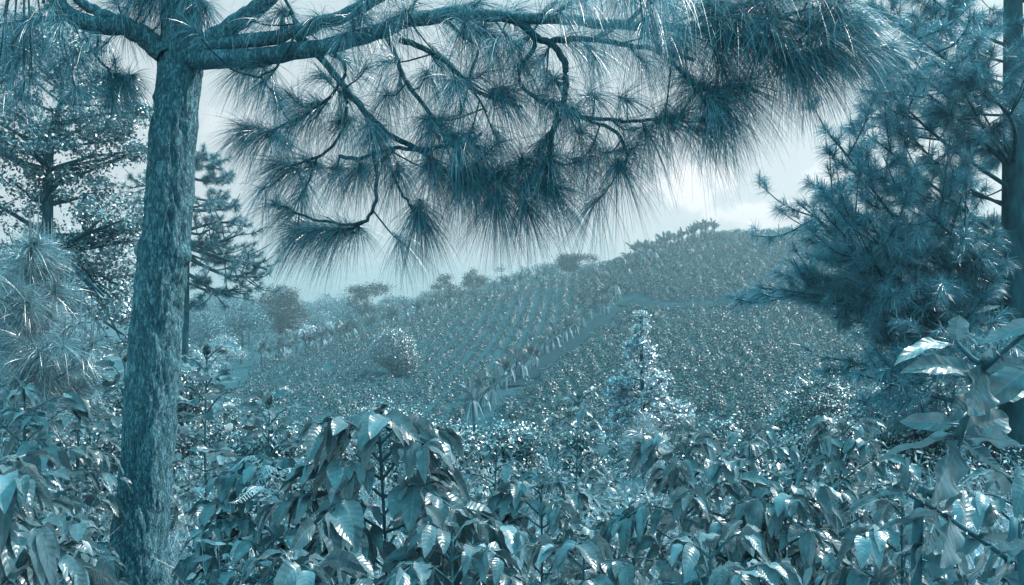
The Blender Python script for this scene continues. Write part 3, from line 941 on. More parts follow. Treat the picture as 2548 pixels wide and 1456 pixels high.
def left_broad():
    D = 24.0
    b = at(110, D)
    tr = [b, P(105, 760, D), P(118, 560, D), P(120, 440, D), P(130, 330, D), P(160, 230, D)]
    lobes = [(P(70, 200, D), (2.4, 2.0, 1.3), 20), (P(250, 280, D), (1.5, 1.6, 0.9), 12), (P(120, 380, D), (1.9, 1.6, 0.8), 12), (P(330, 380, D), (0.6, 0.8, 0.25), 3), (P(40, 330, D), (1.6, 1.5, 0.8), 8), (P(290, 300, D + 1), (0.9, 0.9, 0.5), 5),
             (P(200, 470, D), (0.9, 1.0, 0.5), 6), (P(280, 530, D - 1), (1.0, 1.0, 0.45), 6), (P(30, 470, D), (1.4, 1.5, 0.8), 8), (P(250, 620, D), (1.2, 1.2, 0.7), 9), (P(230, 720, D), (1.3, 1.2, 0.9), 12), (P(290, 820, D - 1), (0.8, 1, 0.8), 8),
             (P(60, 620, D), (1.5, 1.4, 0.9), 8), (P(340, 560, D), (0.4, 0.6, 0.25), 2), (P(130, 120, D), (1.8, 1.8, 0.9), 9)]
    broad('broadleaf_tree', 'large open broadleaf tree with glinting small leaves behind the young pine at left', 'tree', b, lobes, tr, 0.21, 620, 46, 0.115, 0.17, M['tree'], seed=3, limb_r=0.35)


left_broad()

# pale pointed tree in the middle of the slope, and the round pale bush on the hill
D = 18.0
b = at(1600, D)
lob = [(P(1596, 810, D), (0.12, 0.12, 0.35), 2), (P(1590, 880, D), (0.32, 0.32, 0.35), 5), (P(1600, 950, D), (0.5, 0.5, 0.42), 9), (P(1610, 1020, D), (0.78, 0.75, 0.42), 13), (P(1590, 1080, D), (0.95, 0.9, 0.5), 14), (P(1690, 1030, D), (0.3, 0.4, 0.3), 4), (P(1540, 970, D), (0.25, 0.3, 0.3), 4), (P(1600, 1180, D), (1.1, 1.1, 0.8), 10)]
broad('conical_tree', 'pale pointed tree with feathery bright leaf clusters, in front of the coffee hill', 'tree', b, lob, [b, P(1600, 1100, D), P(1597, 900, D), P(1594, 790, D)], 0.07, 420, 34, 0.09, 0.065, M['pale'], seed=4, asp=0.45)
D = 124.0
b = at(975, D)
broad('round_bush', 'pale rounded fine-leaved bush among the coffee rows', 'bush', b, [(b + np.array([0, 0, 4.0]), (3.5, 3.2, 3.2), 10), (b + np.array([1.2, 0, 2.4]), (3.0, 2.8, 2.0), 5)], [b, b + np.array([0, 0, 2.0]), b + np.array([0.2, 0, 4.4])], 0.18, 380, 44, 0.22, 0.36, M['tree'], seed=6)


def tree_at(u, d, vtop, wpx, name, label, kind, mat, seed, group=None, dens=1.0):
    """A distant tree: photo column, distance, top row, crown width in photo pixels, kind of crown."""
    d = d * K if d >= 50 else d
    b = at(u, d)
    H = P(u, vtop, d)[2] - b[2]
    W = wpx / 2000 * d / 2
    rg = np.random.default_rng(seed)
    tip = b + np.array([rg.normal() * 0.03 * H, 0, H * 0.9])
    z = lambda f: b + np.array([0, 0, H * f])
    if kind == 'round':
        lobes = [(z(0.62), (W, W, H * 0.30), 10), (z(0.82), (W * 0.62, W * 0.62, H * 0.17), 5), (z(0.5) + [W * 0.3, 0, 0], (W * 0.7, W * 0.7, H * 0.15), 4)]
    elif kind == 'umbrella':
        lobes = [(z(0.90) + [W * 0.15, 0, 0], (W * 0.95, W, H * 0.075), 9), (z(0.72) + [-W * 0.35, 0, 0], (W * 0.45, W * 0.6, H * 0.09), 4), (z(0.60) + [W * 0.1, 0, 0], (W * 0.7, W * 0.7, H * 0.06), 4), (z(0.84) + [-W * 0.5, 0, 0], (W * 0.4, W * 0.5, H * 0.07), 3)]
    elif kind == 'layered':
        lobes = [(z(0.92), (W * 0.4, W * 0.4, H * 0.07), 3), (z(0.76), (W * 0.75, W * 0.75, H * 0.06), 4), (z(0.6), (W, W, H * 0.06), 5), (z(0.45), (W * 0.9, W, H * 0.06), 4)]
    else:
        lobes = [(z(0.35 + 0.55 * rg.random()) + rg.normal(size=3) * [W * 0.45, W * 0.45, 0], (W * rg.uniform(0.4, 0.65), W * 0.6, H * rg.uniform(0.12, 0.2)), 3) for _ in range(7)] + [(z(0.4), (W * 0.9, W * 0.9, H * 0.35), 5)]
    lobes = [(np.asarray(c, float), r, s) for c, r, s in lobes]
    bend = rg.normal() * 0.05 * H
    tr = [b - np.array([0, 0, 0.2]), b + np.array([bend, 0, H * 0.35]), b + np.array([-bend * 0.3, 0, H * 0.6]), tip]
    ncl = int(np.clip(40 * dens * (wpx / 60) ** 1.3, 36, 420))
    ls, per = (3.6 / 2000 * d, 44) if d > 40 else (0.075, 150)
    return broad(name, label, 'tree', b, lobes, tr, 0.018 * H + 0.04, ncl, per, ls, W * 0.13 + 0.08, mat, group, seed, twig=False)


tree_at(700, 105, 706, 120, 'round_tree', 'dense dark round-topped tree with a bare lower trunk left of the banana hedge', 'round', M['tree_dark'], 51, dens=2.6)
tree_at(915, 112, 704, 112, 'umbrella_tree', 'flat-topped umbrella tree with crooked trunk standing above the banana hedge', 'umbrella', M['tree_dark'], 52, dens=1.2)
tree_at(1105, 118, 684, 88, 'layered_tree', 'thin layered conifer at the left end of the wooded ridge', 'layered', M['tree_dark'], 53, dens=1.3)
tree_at(1432, 124, 634, 100, 'umbrella_tree', 'spreading flat-topped tree on the ridge left of the hill crest', 'umbrella', M['tree_dark'], 54, dens=1.5)
tree_at(1180, 132, 668, 76, 'round_tree', 'tall rounded tree on the wooded ridge beside the thin conifer', 'round', M['tree_dark'], 55, dens=2.6)
tree_at(1340, 136, 650, 110, 'bushy_tree', 'broad bushy tree on the ridge just left of the flat-topped tree', 'bushy', M['tree_far'], 56, dens=2.6)
tree_at(600, 90, 742, 110, 'bushy_tree', 'bushy grey-green tree left of the round-topped tree', 'bushy', M['tree_far'], 57, dens=2.6)
tree_at(520, 80, 752, 120, 'bushy_tree', 'loose bushy tree just right of the big pine trunk', 'bushy', M['tree_far'], 58, dens=2.6)
tree_at(880, 100, 800, 30, 'bushy_tree', 'small dark round tree below the crooked umbrella tree', 'round', M['tree_dark'], 59, dens=2.6)
tree_at(975, 105, 768, 34, 'bushy_tree', 'small dark bush-like tree right of the crooked umbrella tree', 'round', M['tree_dark'], 60, dens=2.6)
rgt = np.random.default_rng(61)
i = 0
for d0, n0, lo, hi, lab in ((130, 13, 400, 1090, 'hazy bushy tree in the front row of the valley wood'), (165, 17, 330, 1120, 'paler hazy tree deeper in the valley wood'), (205, 18, 300, 1150, 'faintest hazy tree in the back row of the valley wood')):
    for k in range(n0):
        u = lo + (hi - lo) * (k + rgt.random()) / n0
        v = 742 + rgt.normal() * 8 + (30 * rgt.random() if d0 == 130 else 0)
        tree_at(u, d0 + rgt.normal() * 8, v, 66 + 40 * rgt.random(), 'bushy_tree', lab, ['bushy', 'bushy', 'round', 'umbrella'][int(rgt.random() * 4)], M['tree_far'], 100 + i, group='trees of the hazy valley wood')
        i += 1
for u, v, d in ((1150, 715, 128), (1215, 690, 138), (1265, 672, 140), (1300, 664, 142), (1240, 700, 126), (1390, 655, 128), (1380, 640, 146), (1490, 668, 122), (1460, 662, 130), (1330, 690, 126), (1285, 705, 124), (1420, 680, 120), (1520, 655, 118)):
    tree_at(u, d, v, 70 + 25 * rgt.random(), 'bushy_tree', 'bushy tree in the hazy wood on the ridge beyond the coffee rows', ['bushy', 'round', 'umbrella'][int(rgt.random() * 3)], M['tree_far'], 200 + i, group='trees of the wooded ridge')
    i += 1
for u, v, d, w in ((1455, 672, 112, 60), (1500, 655, 112, 60), (1540, 640, 112, 56), (1575, 628, 112, 50), (1480, 668, 108, 50), (1790, 574, 118, 50), (1850, 572, 119, 60), (1905, 568, 119, 50), (1960, 566, 120, 60), (2030, 562, 120, 60), (2100, 560, 120, 60)):
    tree_at(u, d, v, w, 'crest_shrub', 'bushy shrub breaking the skyline on the crest of the coffee hill', 'bushy', M['tree_far'], 600 + i, group='shrubs on the hill crest')
    i += 1
for u, v, d, w in ((560, 830, 70, 70), (500, 850, 60, 80), (770, 812, 96, 60), (830, 805, 100, 50), (430, 830, 60, 70), (740, 795, 104, 60), (960, 790, 110, 50)):
    tree_at(u, d, v, w, 'low_shrub', 'low bushy shrub in the scrub before the valley wood', 'bushy', M['pale'], 300 + i, group='shrubs before the valley wood')
    i += 1

# ------------------------------------------------------------------ bananas in hedges
def banana_mesh(seed, H=3.0):
    rg = np.random.default_rng(seed)
    st = tube(resample([[0, 0, -0.2], [0.05, 0, H * 0.3], [0.0, 0.05, H * 0.55]], 8), (0.14, 0.08), 8)
    n = 11
    az = np.arange(n) * 2.4 + rg.random(n)
    el = rg.uniform(0.7, 1.45, n)
    d = np.stack([np.cos(az) * np.cos(el), np.sin(az) * np.cos(el), np.sin(el)], -1)
    p = np.array([0, 0, H * 0.52]) + d * 0.08
    L = H * rg.uniform(0.5, 0.75, n)
    V, F, uv = blades(p, d, L, L * 0.19, rg.uniform(0.05, 0.5, n), rg.normal(size=n) * 0.5, rg, S=8, J=1, fold=0.3, rib=0.0, wavy=0.12, prof='banana')
    m = 6
    az = rg.random(m) * 6.28
    d2 = np.stack([np.cos(az) * 0.5, np.sin(az) * 0.5, np.full(m, 0.1)], -1)
    V2, F2, _ = blades(np.tile([0, 0, H * 0.5], (m, 1)), d2, H * 0.45, H * 0.07, np.full(m, 2.2), rg.normal(size=m), rg, S=6, J=1, fold=0.1, rib=0.0, wavy=0.2, prof='banana')
    return st, (V, F), (V2, F2)


BAN = []
for s in range(4):
    st, lf, dl = banana_mesh(400 + s)
    root = thing('banana_plant', 'banana plant', 'banana plant', (0, 0, 0))
    kids = [build('stem', [st], M['stem'], root), build('leaves', [lf], M['banana'], root), build('dead_leaves', [dl], M['dry'], root)]
    BAN.append((root, kids, [False]))
HEDGES = [
    ([(1545, 90), (1490, 82), (1430, 74), (1380, 67), (1320, 60), (1275, 55), (1220, 48), (1190, 44)], 30, 2.3, 'banana plant in the long hedge running diagonally down the coffee hill', 1.0),
    ([(1585, 108), (1620, 110), (1660, 113), (1700, 115), (1740, 116), (1775, 116)], 32, 2.9, 'tall banana plant silhouetted on the hill crest', 0.8),
    ([(1560, 100), (1600, 104), (1640, 106)], 6, 2.8, 'banana plant on the slope just under the hill crest', 0.8),
    ([(645, 69), (700, 73), (760, 76), (820, 79), (880, 83)], 22, 2.4, 'banana plant in the hedge at the lower left edge of the coffee rows', 0.6),
    ([(900, 86), (960, 88), (1020, 91), (1060, 93)], 11, 2.4, 'banana plant in the hedge between round bush and umbrella tree', 0.7),
    ([(1080, 96), (1140, 98), (1200, 101), (1260, 104), (1300, 105), (1360, 107)], 15, 2.9, 'banana plant along the upper edge of the coffee rows', 0.9),
    ([(690, 82), (760, 90), (830, 96), (880, 100)], 8, 2.4, 'banana plant loosely set in the scrub behind the lower hedge', 1.5),
    ([(1520, 94), (1500, 88), (1535, 92)], 4, 3.6, 'big bright banana clump at the upper end of the diagonal hedge', 0.4),
]
rgb = np.random.default_rng(77)
for pts, n, H, lab, jit in HEDGES:
    jit, H = jit * 1.6, H * 1.75
    us = np.interp(np.linspace(0, 1, n), np.linspace(0, 1, len(pts)), [p[0] for p in pts])
    ds = np.interp(np.linspace(0, 1, n), np.linspace(0, 1, len(pts)), [p[1] for p in pts])
    for u, d in zip(us, ds):
        root, kids, used = BAN[int(rgb.random() * 4)]
        o = copy_thing(kids, root) if used[0] else root
        used[0] = True
        p = at(u, d * K)
        o.location = (p[0] + rgb.normal() * jit * 0.5, p[1] + rgb.normal() * jit, p[2])
        o.location.z = g1(o.location.x, o.location.y)
        o.rotation_euler = (rgb.normal() * 0.06, rgb.normal() * 0.06, rgb.random() * 6.28)
        o.scale = (H / 3 * rgb.uniform(0.8, 1.2),) * 3
        tag(o, lab, 'banana plant', 'banana plants, ' + ' '.join(lab.split()[-5:]))

# ------------------------------------------------------------------ path strips on the hill
def strip(name, pts, w):
    c = resample([at(u, d * K) for u, d in pts], 60)
    dx = unit(np.gradient(c, axis=0) * np.array([1, 1, 0]))
    s = np.stack([-dx[:, 1], dx[:, 0], np.zeros(60)], -1)
    rows = []
    for f in np.linspace(-0.5, 0.5, 7):
        q = c + s * w * f * (1 + 0.2 * np.sin(np.arange(60) * 0.9 + f))[:, None]
        q[:, 2] = ground(q[:, 0], q[:, 1]) + 0.28
        rows.append(q)
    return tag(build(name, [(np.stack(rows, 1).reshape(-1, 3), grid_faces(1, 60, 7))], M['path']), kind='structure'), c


_, PATH_A = strip('path', [(1555, 90), (1640, 84), (1750, 81), (1850, 81), (1950, 80), (2080, 78)], 4.5)
_, SHADE_LANE = strip('path', [(1550, 87), (1500, 80), (1440, 72), (1380, 65), (1320, 58), (1280, 53)], 4.4)  # bare lane beside the hedge; the hedge's shade is in its dark colour

# ------------------------------------------------------------------ coffee on the hill
def hill_bush(seed, n=150, R=0.62, H=1.35, size=0.2):
    rg = np.random.default_rng(seed)
    az = rg.random(n) * 6.28
    f = rg.random(n) ** 0.8
    rad = R * np.sqrt(np.clip(1 - f ** 2.2, 0.02, 1)) * rg.uniform(0.55, 1.05, n)
    p = np.stack([np.cos(az) * rad, np.sin(az) * rad, 0.15 + f * (H - 0.2)], -1)
    out = np.stack([np.cos(az), np.sin(az), rg.normal(size=n) * 0.4 + 0.15], -1)
    L = size * rg.uniform(0.7, 1.3, n)
    V, F, _ = blades(p, out, L, L * 0.48, rg.uniform(0.3, 1.1, n), rg.normal(size=n) * 0.5, rg, S=2, J=1, fold=0.2, rib=0, wavy=0.0)
    st = tube([[0, 0, -0.2], [0, 0, H * 0.8]], (0.03, 0.012), 5)
    return [(V, F), st]


HB = [hill_bush(500 + s, n=130, R=0.50, H=1.3, size=0.18) for s in range(5)]


def far_bush(seed, n=125, R=0.66, H=1.25, size=0.2):
    rg = np.random.default_rng(seed)
    az, f = rg.random(n) * 6.28, rg.random(n) ** 0.75
    lob = 1 + 0.22 * np.sin(az * 3 + rg.random() * 6) * (1 - f)
    rad = R * lob * np.sqrt(np.clip(1 - f ** 2.4, 0.02, 1)) * rg.uniform(0.8, 1.05, n)
    p = np.stack([np.cos(az) * rad, np.sin(az) * rad, 0.05 + f * (H - 0.1)], -1)
    nr = np.stack([np.cos(az) * (1.05 - f), np.sin(az) * (1.05 - f), 0.1 + f * 1.1], -1) + rg.normal(size=(n, 3)) * 0.3
    return [chips(p, nr, size * rg.uniform(0.7, 1.3, n), rg, 0.6)]


HB_FAR = [far_bush(520 + s) for s in range(5)]
HB = [far_bush(540 + s, n=210, size=0.16) + [tube([[0, 0, -0.2], [0, 0, 0.9]], (0.03, 0.012), 5)] for s in range(5)]


def dist_to(c, x, y):
    return np.min(np.hypot(x[:, None] - c[None, :, 0], y[:, None] - c[None, :, 1]), axis=1)


rgh = np.random.default_rng(88)
HX, HY = (lambda hp: (hp[np.argsort(hp[:, 1]), 0], hp[np.argsort(hp[:, 1]), 1]))(np.array([at(u, d * K)[:2] for u, d in HEDGES[0][0]]))


def edge(tab, y):
    """Boundary of a planting: list of (distance, photo column)."""
    yy = np.array([t[0] * K for t in tab])
    return np.interp(y, yy, [(t[1] - 1274) / 2000 * t[0] * K for t in tab])


xs, ys = [], []
for x0 in np.arange(-95, 75, 2.6):               # straight planted rows left of the hedge
    for y0 in np.arange(70, 224, 1.6):
        xs.append(x0 + (y0 - 130) * 0.10 + rgh.normal() * (0.10 + 0.15 * (y0 > 150)) + 0.5 * math.sin(y0 * 0.05))
        ys.append(y0 + rgh.normal() * 0.15)
xl, yl = np.array(xs), np.array(ys)
m = (xl - np.interp(yl, HY, HX) < -1.4)
m &= xl > edge([(35, 540), (55, 600), (69, 640), (86, 920), (96, 1110), (108, 1400)], yl)
xl, yl = xl[m], yl[m]
xs, ys = [], []
for x0 in np.arange(-20, 150, 1.75):               # close planting right of the hedge
    for y0 in np.arange(46, 250, 1.8):
        xs.append(x0 + rgh.normal() * 0.45)
        ys.append(y0 + rgh.normal() * 0.45)
xr, yr = np.array(xs), np.array(ys)
m = (xr - np.interp(yr, HY, HX) > 2.6) | (yr > 182)
m &= (dist_to(PATH_A, xr, yr) > 3.8) & (dist_to(SHADE_LANE, xr, yr) > 2.9)
m &= (xr > edge([(23, 1780), (40, 1250), (60, 1230), (91, 1430), (98, 1420), (106, 1470), (118, 1640)], yr))
xr, yr = xr[m], yr[m]
X, Y = np.r_[xl, xr], np.r_[yl, yr]
side = np.r_[np.zeros(len(xl)), np.ones(len(xr))]
U = X / Y * 2000 + 1274
ok = (U > 380) & (U < 2800) & (rgh.random(len(X)) > 0.07)
bush_c = at(975, 124.0)
ok &= np.hypot(X - bush_c[0], Y - bush_c[1]) > 3.4
X, Y, side, U = X[ok], Y[ok], side[ok], U[ok]
Z = ground(X, Y)
o = np.argsort(Y)
X, Y, Z, side, U = X[o], Y[o], Z[o], side[o], U[o]
row_v = 728 - (Z + 1.3 - EYE) / Y * 2000
seen = (U > 480) & (U < 2130) & (row_v < 1110)
indiv = np.where(seen)[0][:235]
flag = np.zeros(len(X), bool)
flag[indiv] = True
protos = []
for k in range(5):
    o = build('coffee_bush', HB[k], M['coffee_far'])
    protos.append([o, False])
for i in indiv:
    pr = protos[int(rgh.random() * 5)]
    o = pr[0].copy() if pr[1] else pr[0]
    if pr[1]:
        COL.objects.link(o)
    pr[1] = True
    o.location = (X[i], Y[i], Z[i])
    o.rotation_euler = (0, 0, rgh.random() * 6.28)
    sc_ = rgh.uniform(0.9, 1.35) if side[i] < 0.5 else rgh.uniform(0.9, 1.55)
    o.scale = (sc_, sc_, sc_ * rgh.uniform(0.85, 1.15))
    if side[i] < 0.5:
        tag(o, 'small coffee bush in the straight planted rows at the foot of the hill', 'coffee bush', 'coffee bushes in straight rows')
    else:
        tag(o, 'coffee bush in the close planting behind the pale pointed tree', 'coffee bush', 'coffee bushes of the close planting')
parts = []
for i in np.where(~flag)[0]:
    src = HB_FAR[int(rgh.random() * 5)]
    a = rgh.random() * 6.28
    s = rgh.uniform(0.9, 1.35) if side[i] < 0.5 else rgh.uniform(0.9, 1.65)
    R = np.array([[math.cos(a), -math.sin(a), 0], [math.sin(a), math.cos(a), 0], [0, 0, rgh.uniform(0.85, 1.15)]]) * s
    parts += [(V @ R.T * (1.0 + 0.12 * (Y[i] > 150)) + np.array([X[i], Y[i], Z[i]]), F) for V, F in src]
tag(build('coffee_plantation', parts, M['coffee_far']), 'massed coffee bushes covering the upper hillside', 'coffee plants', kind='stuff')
print('hill bushes', len(X), 'individual', len(indiv))

# ------------------------------------------------------------------ scrub on the near slope
rgs = np.random.default_rng(99)
for i, (u, v, d, w) in enumerate([(1180, 1030, 20, 190), (1270, 1060, 16, 170), (1120, 1085, 15, 150), (930, 985, 26, 110), (1010, 1040, 22, 140), (800, 1060, 17, 150), (2000, 1000, 20, 200), (2120, 960, 19, 200), (2250, 980, 17, 200), (2380, 960, 16, 220), (2060, 1060, 15, 180),
                              (1830, 1075, 17, 150), (1430, 1090, 16, 120), (260, 960, 14, 180), (420, 930, 16, 160), (560, 960, 20, 140), (80, 990, 12, 160), (660, 1040, 15, 130), (1720, 1100, 14, 130), (2500, 1000, 14, 200)]):
    tree_at(u, d, v, w, 'leafy_shrub', ['fine-leaved shrub in the scrub between foreground coffee and coffee hill', 'pale fine-leaved shrub in the scrub between foreground coffee and coffee hill'][i % 2], 'bushy', M['tree'], 700 + i, group='shrubs of the near slope')


# ------------------------------------------------------------------ coffee in the foreground
def coffee_variant(seed, H, R, leaf, nodes, droop, top_up=0.6, dens=1.0, dome=1.4):
    """A coffee plant: stem, opposite branches, paired ribbed leaves. Returns wood parts, leaf arrays."""
    rg = np.random.default_rng(seed)
    bend = rg.normal(size=2) * 0.06
    stem = resample([[0, 0, -0.1], [bend[0], bend[1], H * 0.5], [bend[0] * 0.4, bend[1] * 1.4, H]], 16)
    wood = [tube(stem, (0.011, 0.005), 8)]
    p, d, L, dr = [], [], [], []
    az = rg.random() * 6.28
    for k in range(nodes):
        f = k / (nodes - 1)
        zf = 0.22 + 0.76 * f
        s = stem[0] * 0 + np.array([np.interp(zf, np.linspace(0, 1, 16), stem[:, c]) for c in range(3)])
        az += 1.57 + rg.normal() * 0.25
        for q in (0, math.pi):
            a = az + q + rg.normal() * 0.15
            bl = R * (1 - 0.68 * f ** dome) * rg.uniform(0.75, 1.2)
            el = 0.15 + (0.75 if dome < 2 else 0.5) * f + rg.normal() * 0.1
            dv = np.array([math.cos(a) * math.cos(el), math.sin(a) * math.cos(el), math.sin(el)])
            e = s + dv * bl - np.array([0, 0, (0.42 if dome > 3 else 0.25) * bl * (1 - 0.4 * f)])
            c = resample([s, s + dv * bl * 0.55, e], 10)
            wood.append(tube(c, (0.006, 0.0025), 5))
            tan = unit(np.gradient(c, axis=0))
            npair = max(2, int(bl / 0.062 * dens))
            for m in range(npair):
                g = 0.26 + 0.74 * (m + 0.5) / npair
                j = min(9, int(g * 9.99))
                lat = unit(np.cross(tan[j], np.array([0, 0, 1.0])))
                for sg in (-1, 1):
                    dd = unit(tan[j] * (0.35 + 0.45 * g) + lat * sg * 0.8 + np.array([0, 0, -0.12 if dome > 3 else 0.12]) + rg.normal(size=3) * 0.24)
                    p.append(c[j] + dd * 0.008)
                    d.append(dd)
                    L.append(leaf * rg.uniform(0.65, 1.15) * (0.75 + 0.25 * math.sin(g * 3)))
                    dr.append(droop * rg.uniform(0.25, 1.4))
    for m in range(6):
        a = m * 1.05 + rg.random()
        el = top_up + rg.random() * 0.6
        p.append(stem[-1]); d.append(np.array([math.cos(a) * math.cos(el), math.sin(a) * math.cos(el), math.sin(el)]))
        L.append(leaf * rg.uniform(0.5, 0.9)); dr.append(droop * 0.5)
    n = len(p)
    L = np.array(L)
    V, F, uv = blades(np.array(p), np.array(d), L, L * rg.uniform(0.42, 0.58, n), np.array(dr), rg.normal(size=n) * 0.55, rg, S=9, J=2, fold=0.16, rib=0.017, nrib=7, wavy=0.08)
    return wood, (V, F), uv


VAR = []
for s, (H, R, leaf, nodes, dro, tu, dens, dome) in enumerate([(1.6, 0.52, 0.155, 19, 1.0, 0.8, 1.4, 5.0), (1.6, 0.60, 0.14, 18, 0.9, 0.9, 1.35, 4.5), (1.6, 0.48, 0.135, 14, 0.7, 1.0, 1.0, 2.4),
                                                              (1.5, 0.60, 0.14, 15, 0.8, 0.8, 1.0, 3.5), (1.7, 0.48, 0.165, 15, 1.1, 0.6, 1.0, 4.0), (1.7, 0.55, 0.165, 13, 0.3, 1.1, 0.9, 1.6)]):
    wood, lf, uv = coffee_variant(800 + s, H, R, leaf, nodes, dro, tu, dens, dome)
    root = thing('coffee_bush', 'coffee bush', 'coffee bush', (0, 0, 0))
    kids = [build('stem', wood, M['stem'], root), build('foliage', [lf], M['coffee'], root, uv=uv)]
    VAR.append((root, kids, [False], H))


def put_coffee(var, u, vtop, d, label, group=None, rz=0.0, wide=1.0, tilt=0.0):
    root, kids, used, H = VAR[var]
    o = copy_thing(kids, root) if used[0] else root
    used[0] = True
    for key in ('group',):
        if key in o:
            del o[key]
    b = at(u, d)
    s = max(0.35, (P(u, vtop, d)[2] - b[2]) / (H * 1.04))
    o.location = tuple(b)
    o.rotation_euler = (tilt, 0, rz)
    w = min(max(s, 0.85), 1.25) * wide
    o.scale = (w, w, s)
    tag(o, label, 'coffee bush', group)
    return o


MAIN = [
    (0, 930, 1000, 2.9, 'large domed coffee bush with big drooping leaves in the centre foreground', 0.3, 1.0),
    (1, 1690, 1080, 3.3, 'domed coffee bush with layered leaves below the small pine sapling', 1.1, 0.9),
    (2, 1430, 968, 5.4, 'slender upright coffee bush taller than its neighbours, left of the pale pointed tree', 0.5, 0.8),
    (3, 1860, 1065, 4.8, 'coffee bush with small leaves between domed bush and the dark right pine', 2.0, 0.9),
    (2, 1215, 1100, 4.3, 'low coffee bush right of the large domed bush', 0.9, 0.8),
    (5, 520, 862, 7.4, 'tall coffee bush with upswept leaves showing right of the big trunk', 0.2, 1.1),
    (5, 300, 880, 6.3, 'coffee bush with upswept leaves showing left of the big trunk', 2.2, 0.9),
    (5, 660, 985, 4.9, 'coffee bush with an arching spray of leaves right of the upswept bush', 1.7, 0.9),
    (2, 200, 985, 6.0, 'coffee bush in front of the young pine', 0.6, 1.0),
    (3, 60, 960, 4.9, 'coffee bush at the left edge beneath the young pine', 1.4, 1.0),
    (0, -40, 1120, 2.1, 'shaded coffee bush with very large dark leaves at the lower left corner', 2.6, 0.75),
    (4, 690, 1350, 2.3, 'low coffee bush with broad hanging leaves left of the centre at the bottom edge', 0.8, 0.9),
    (3, 1130, 1290, 2.6, 'low spreading coffee bush below the large domed bush, on its right', 0.1, 0.9),
    (4, 1460, 1320, 2.5, 'coffee bush with hanging leaves at the bottom edge near the middle', 2.9, 0.8),
    (1, 1330, 1190, 3.6, 'twiggy coffee bush in the gap between the two domed bushes', 1.9, 0.9),
    (1, 2090, 1040, 4.2, 'coffee bush in front of the lowest boughs of the dark pine', 0.4, 0.9),
    (0, 1960, 1190, 3.2, 'coffee bush beside the near leafy branch, in its lower left', 1.2, 0.9),
    (3, 1760, 1330, 2.4, 'low coffee bush in front of the domed bush at the bottom edge', 2.5, 0.9),
    (4, 2200, 1220, 2.7, 'coffee bush half covered by the near leafy branch', 0.7, 0.9),
    (0, 650, 1130, 4.1, 'coffee bush with shiny leaves just right of the foot of the big trunk', 1.6, 1.0),
    (3, 650, 1330, 2.9, 'coffee bush beneath the fern fronds', 2.4, 0.8),
    (2, 820, 1080, 4.6, 'small-leaved coffee bush behind the large domed bush, on its left', 0.0, 0.8),
    (1, 0, 1180, 3.3, 'coffee bush left of the big trunk, behind the dark corner bush', 0.9, 1.0),
    (4, 2480, 1150, 3.0, 'coffee bush at the right edge behind the near leafy branch', 0.4, 1.0),
]
for var, u, v, d, lab, rz, wd in MAIN:
    put_coffee(var, u, v, d, lab, None, rz, wd)
rgc = np.random.default_rng(123)
for k in range(15):
    d = rgc.uniform(4.6, 12)
    u = rgc.uniform(-120, 2700)
    lim = np.interp(u, [0, 300, 700, 1000, 1300, 1700, 2100, 2600], [1010, 980, 1050, 1130, 1140, 1130, 1080, 1060])
    if d < 5.9 and 130 < u < 560:
        continue
    put_coffee(int(rgc.random() * 6), u, lim + rgc.uniform(20, 150) + 40 * (4 / d), d, 'coffee bush of the foreground thicket, mostly hidden among taller bushes', 'half hidden coffee bushes of the thicket', rgc.random() * 6.28, rgc.uniform(0.8, 1.1))


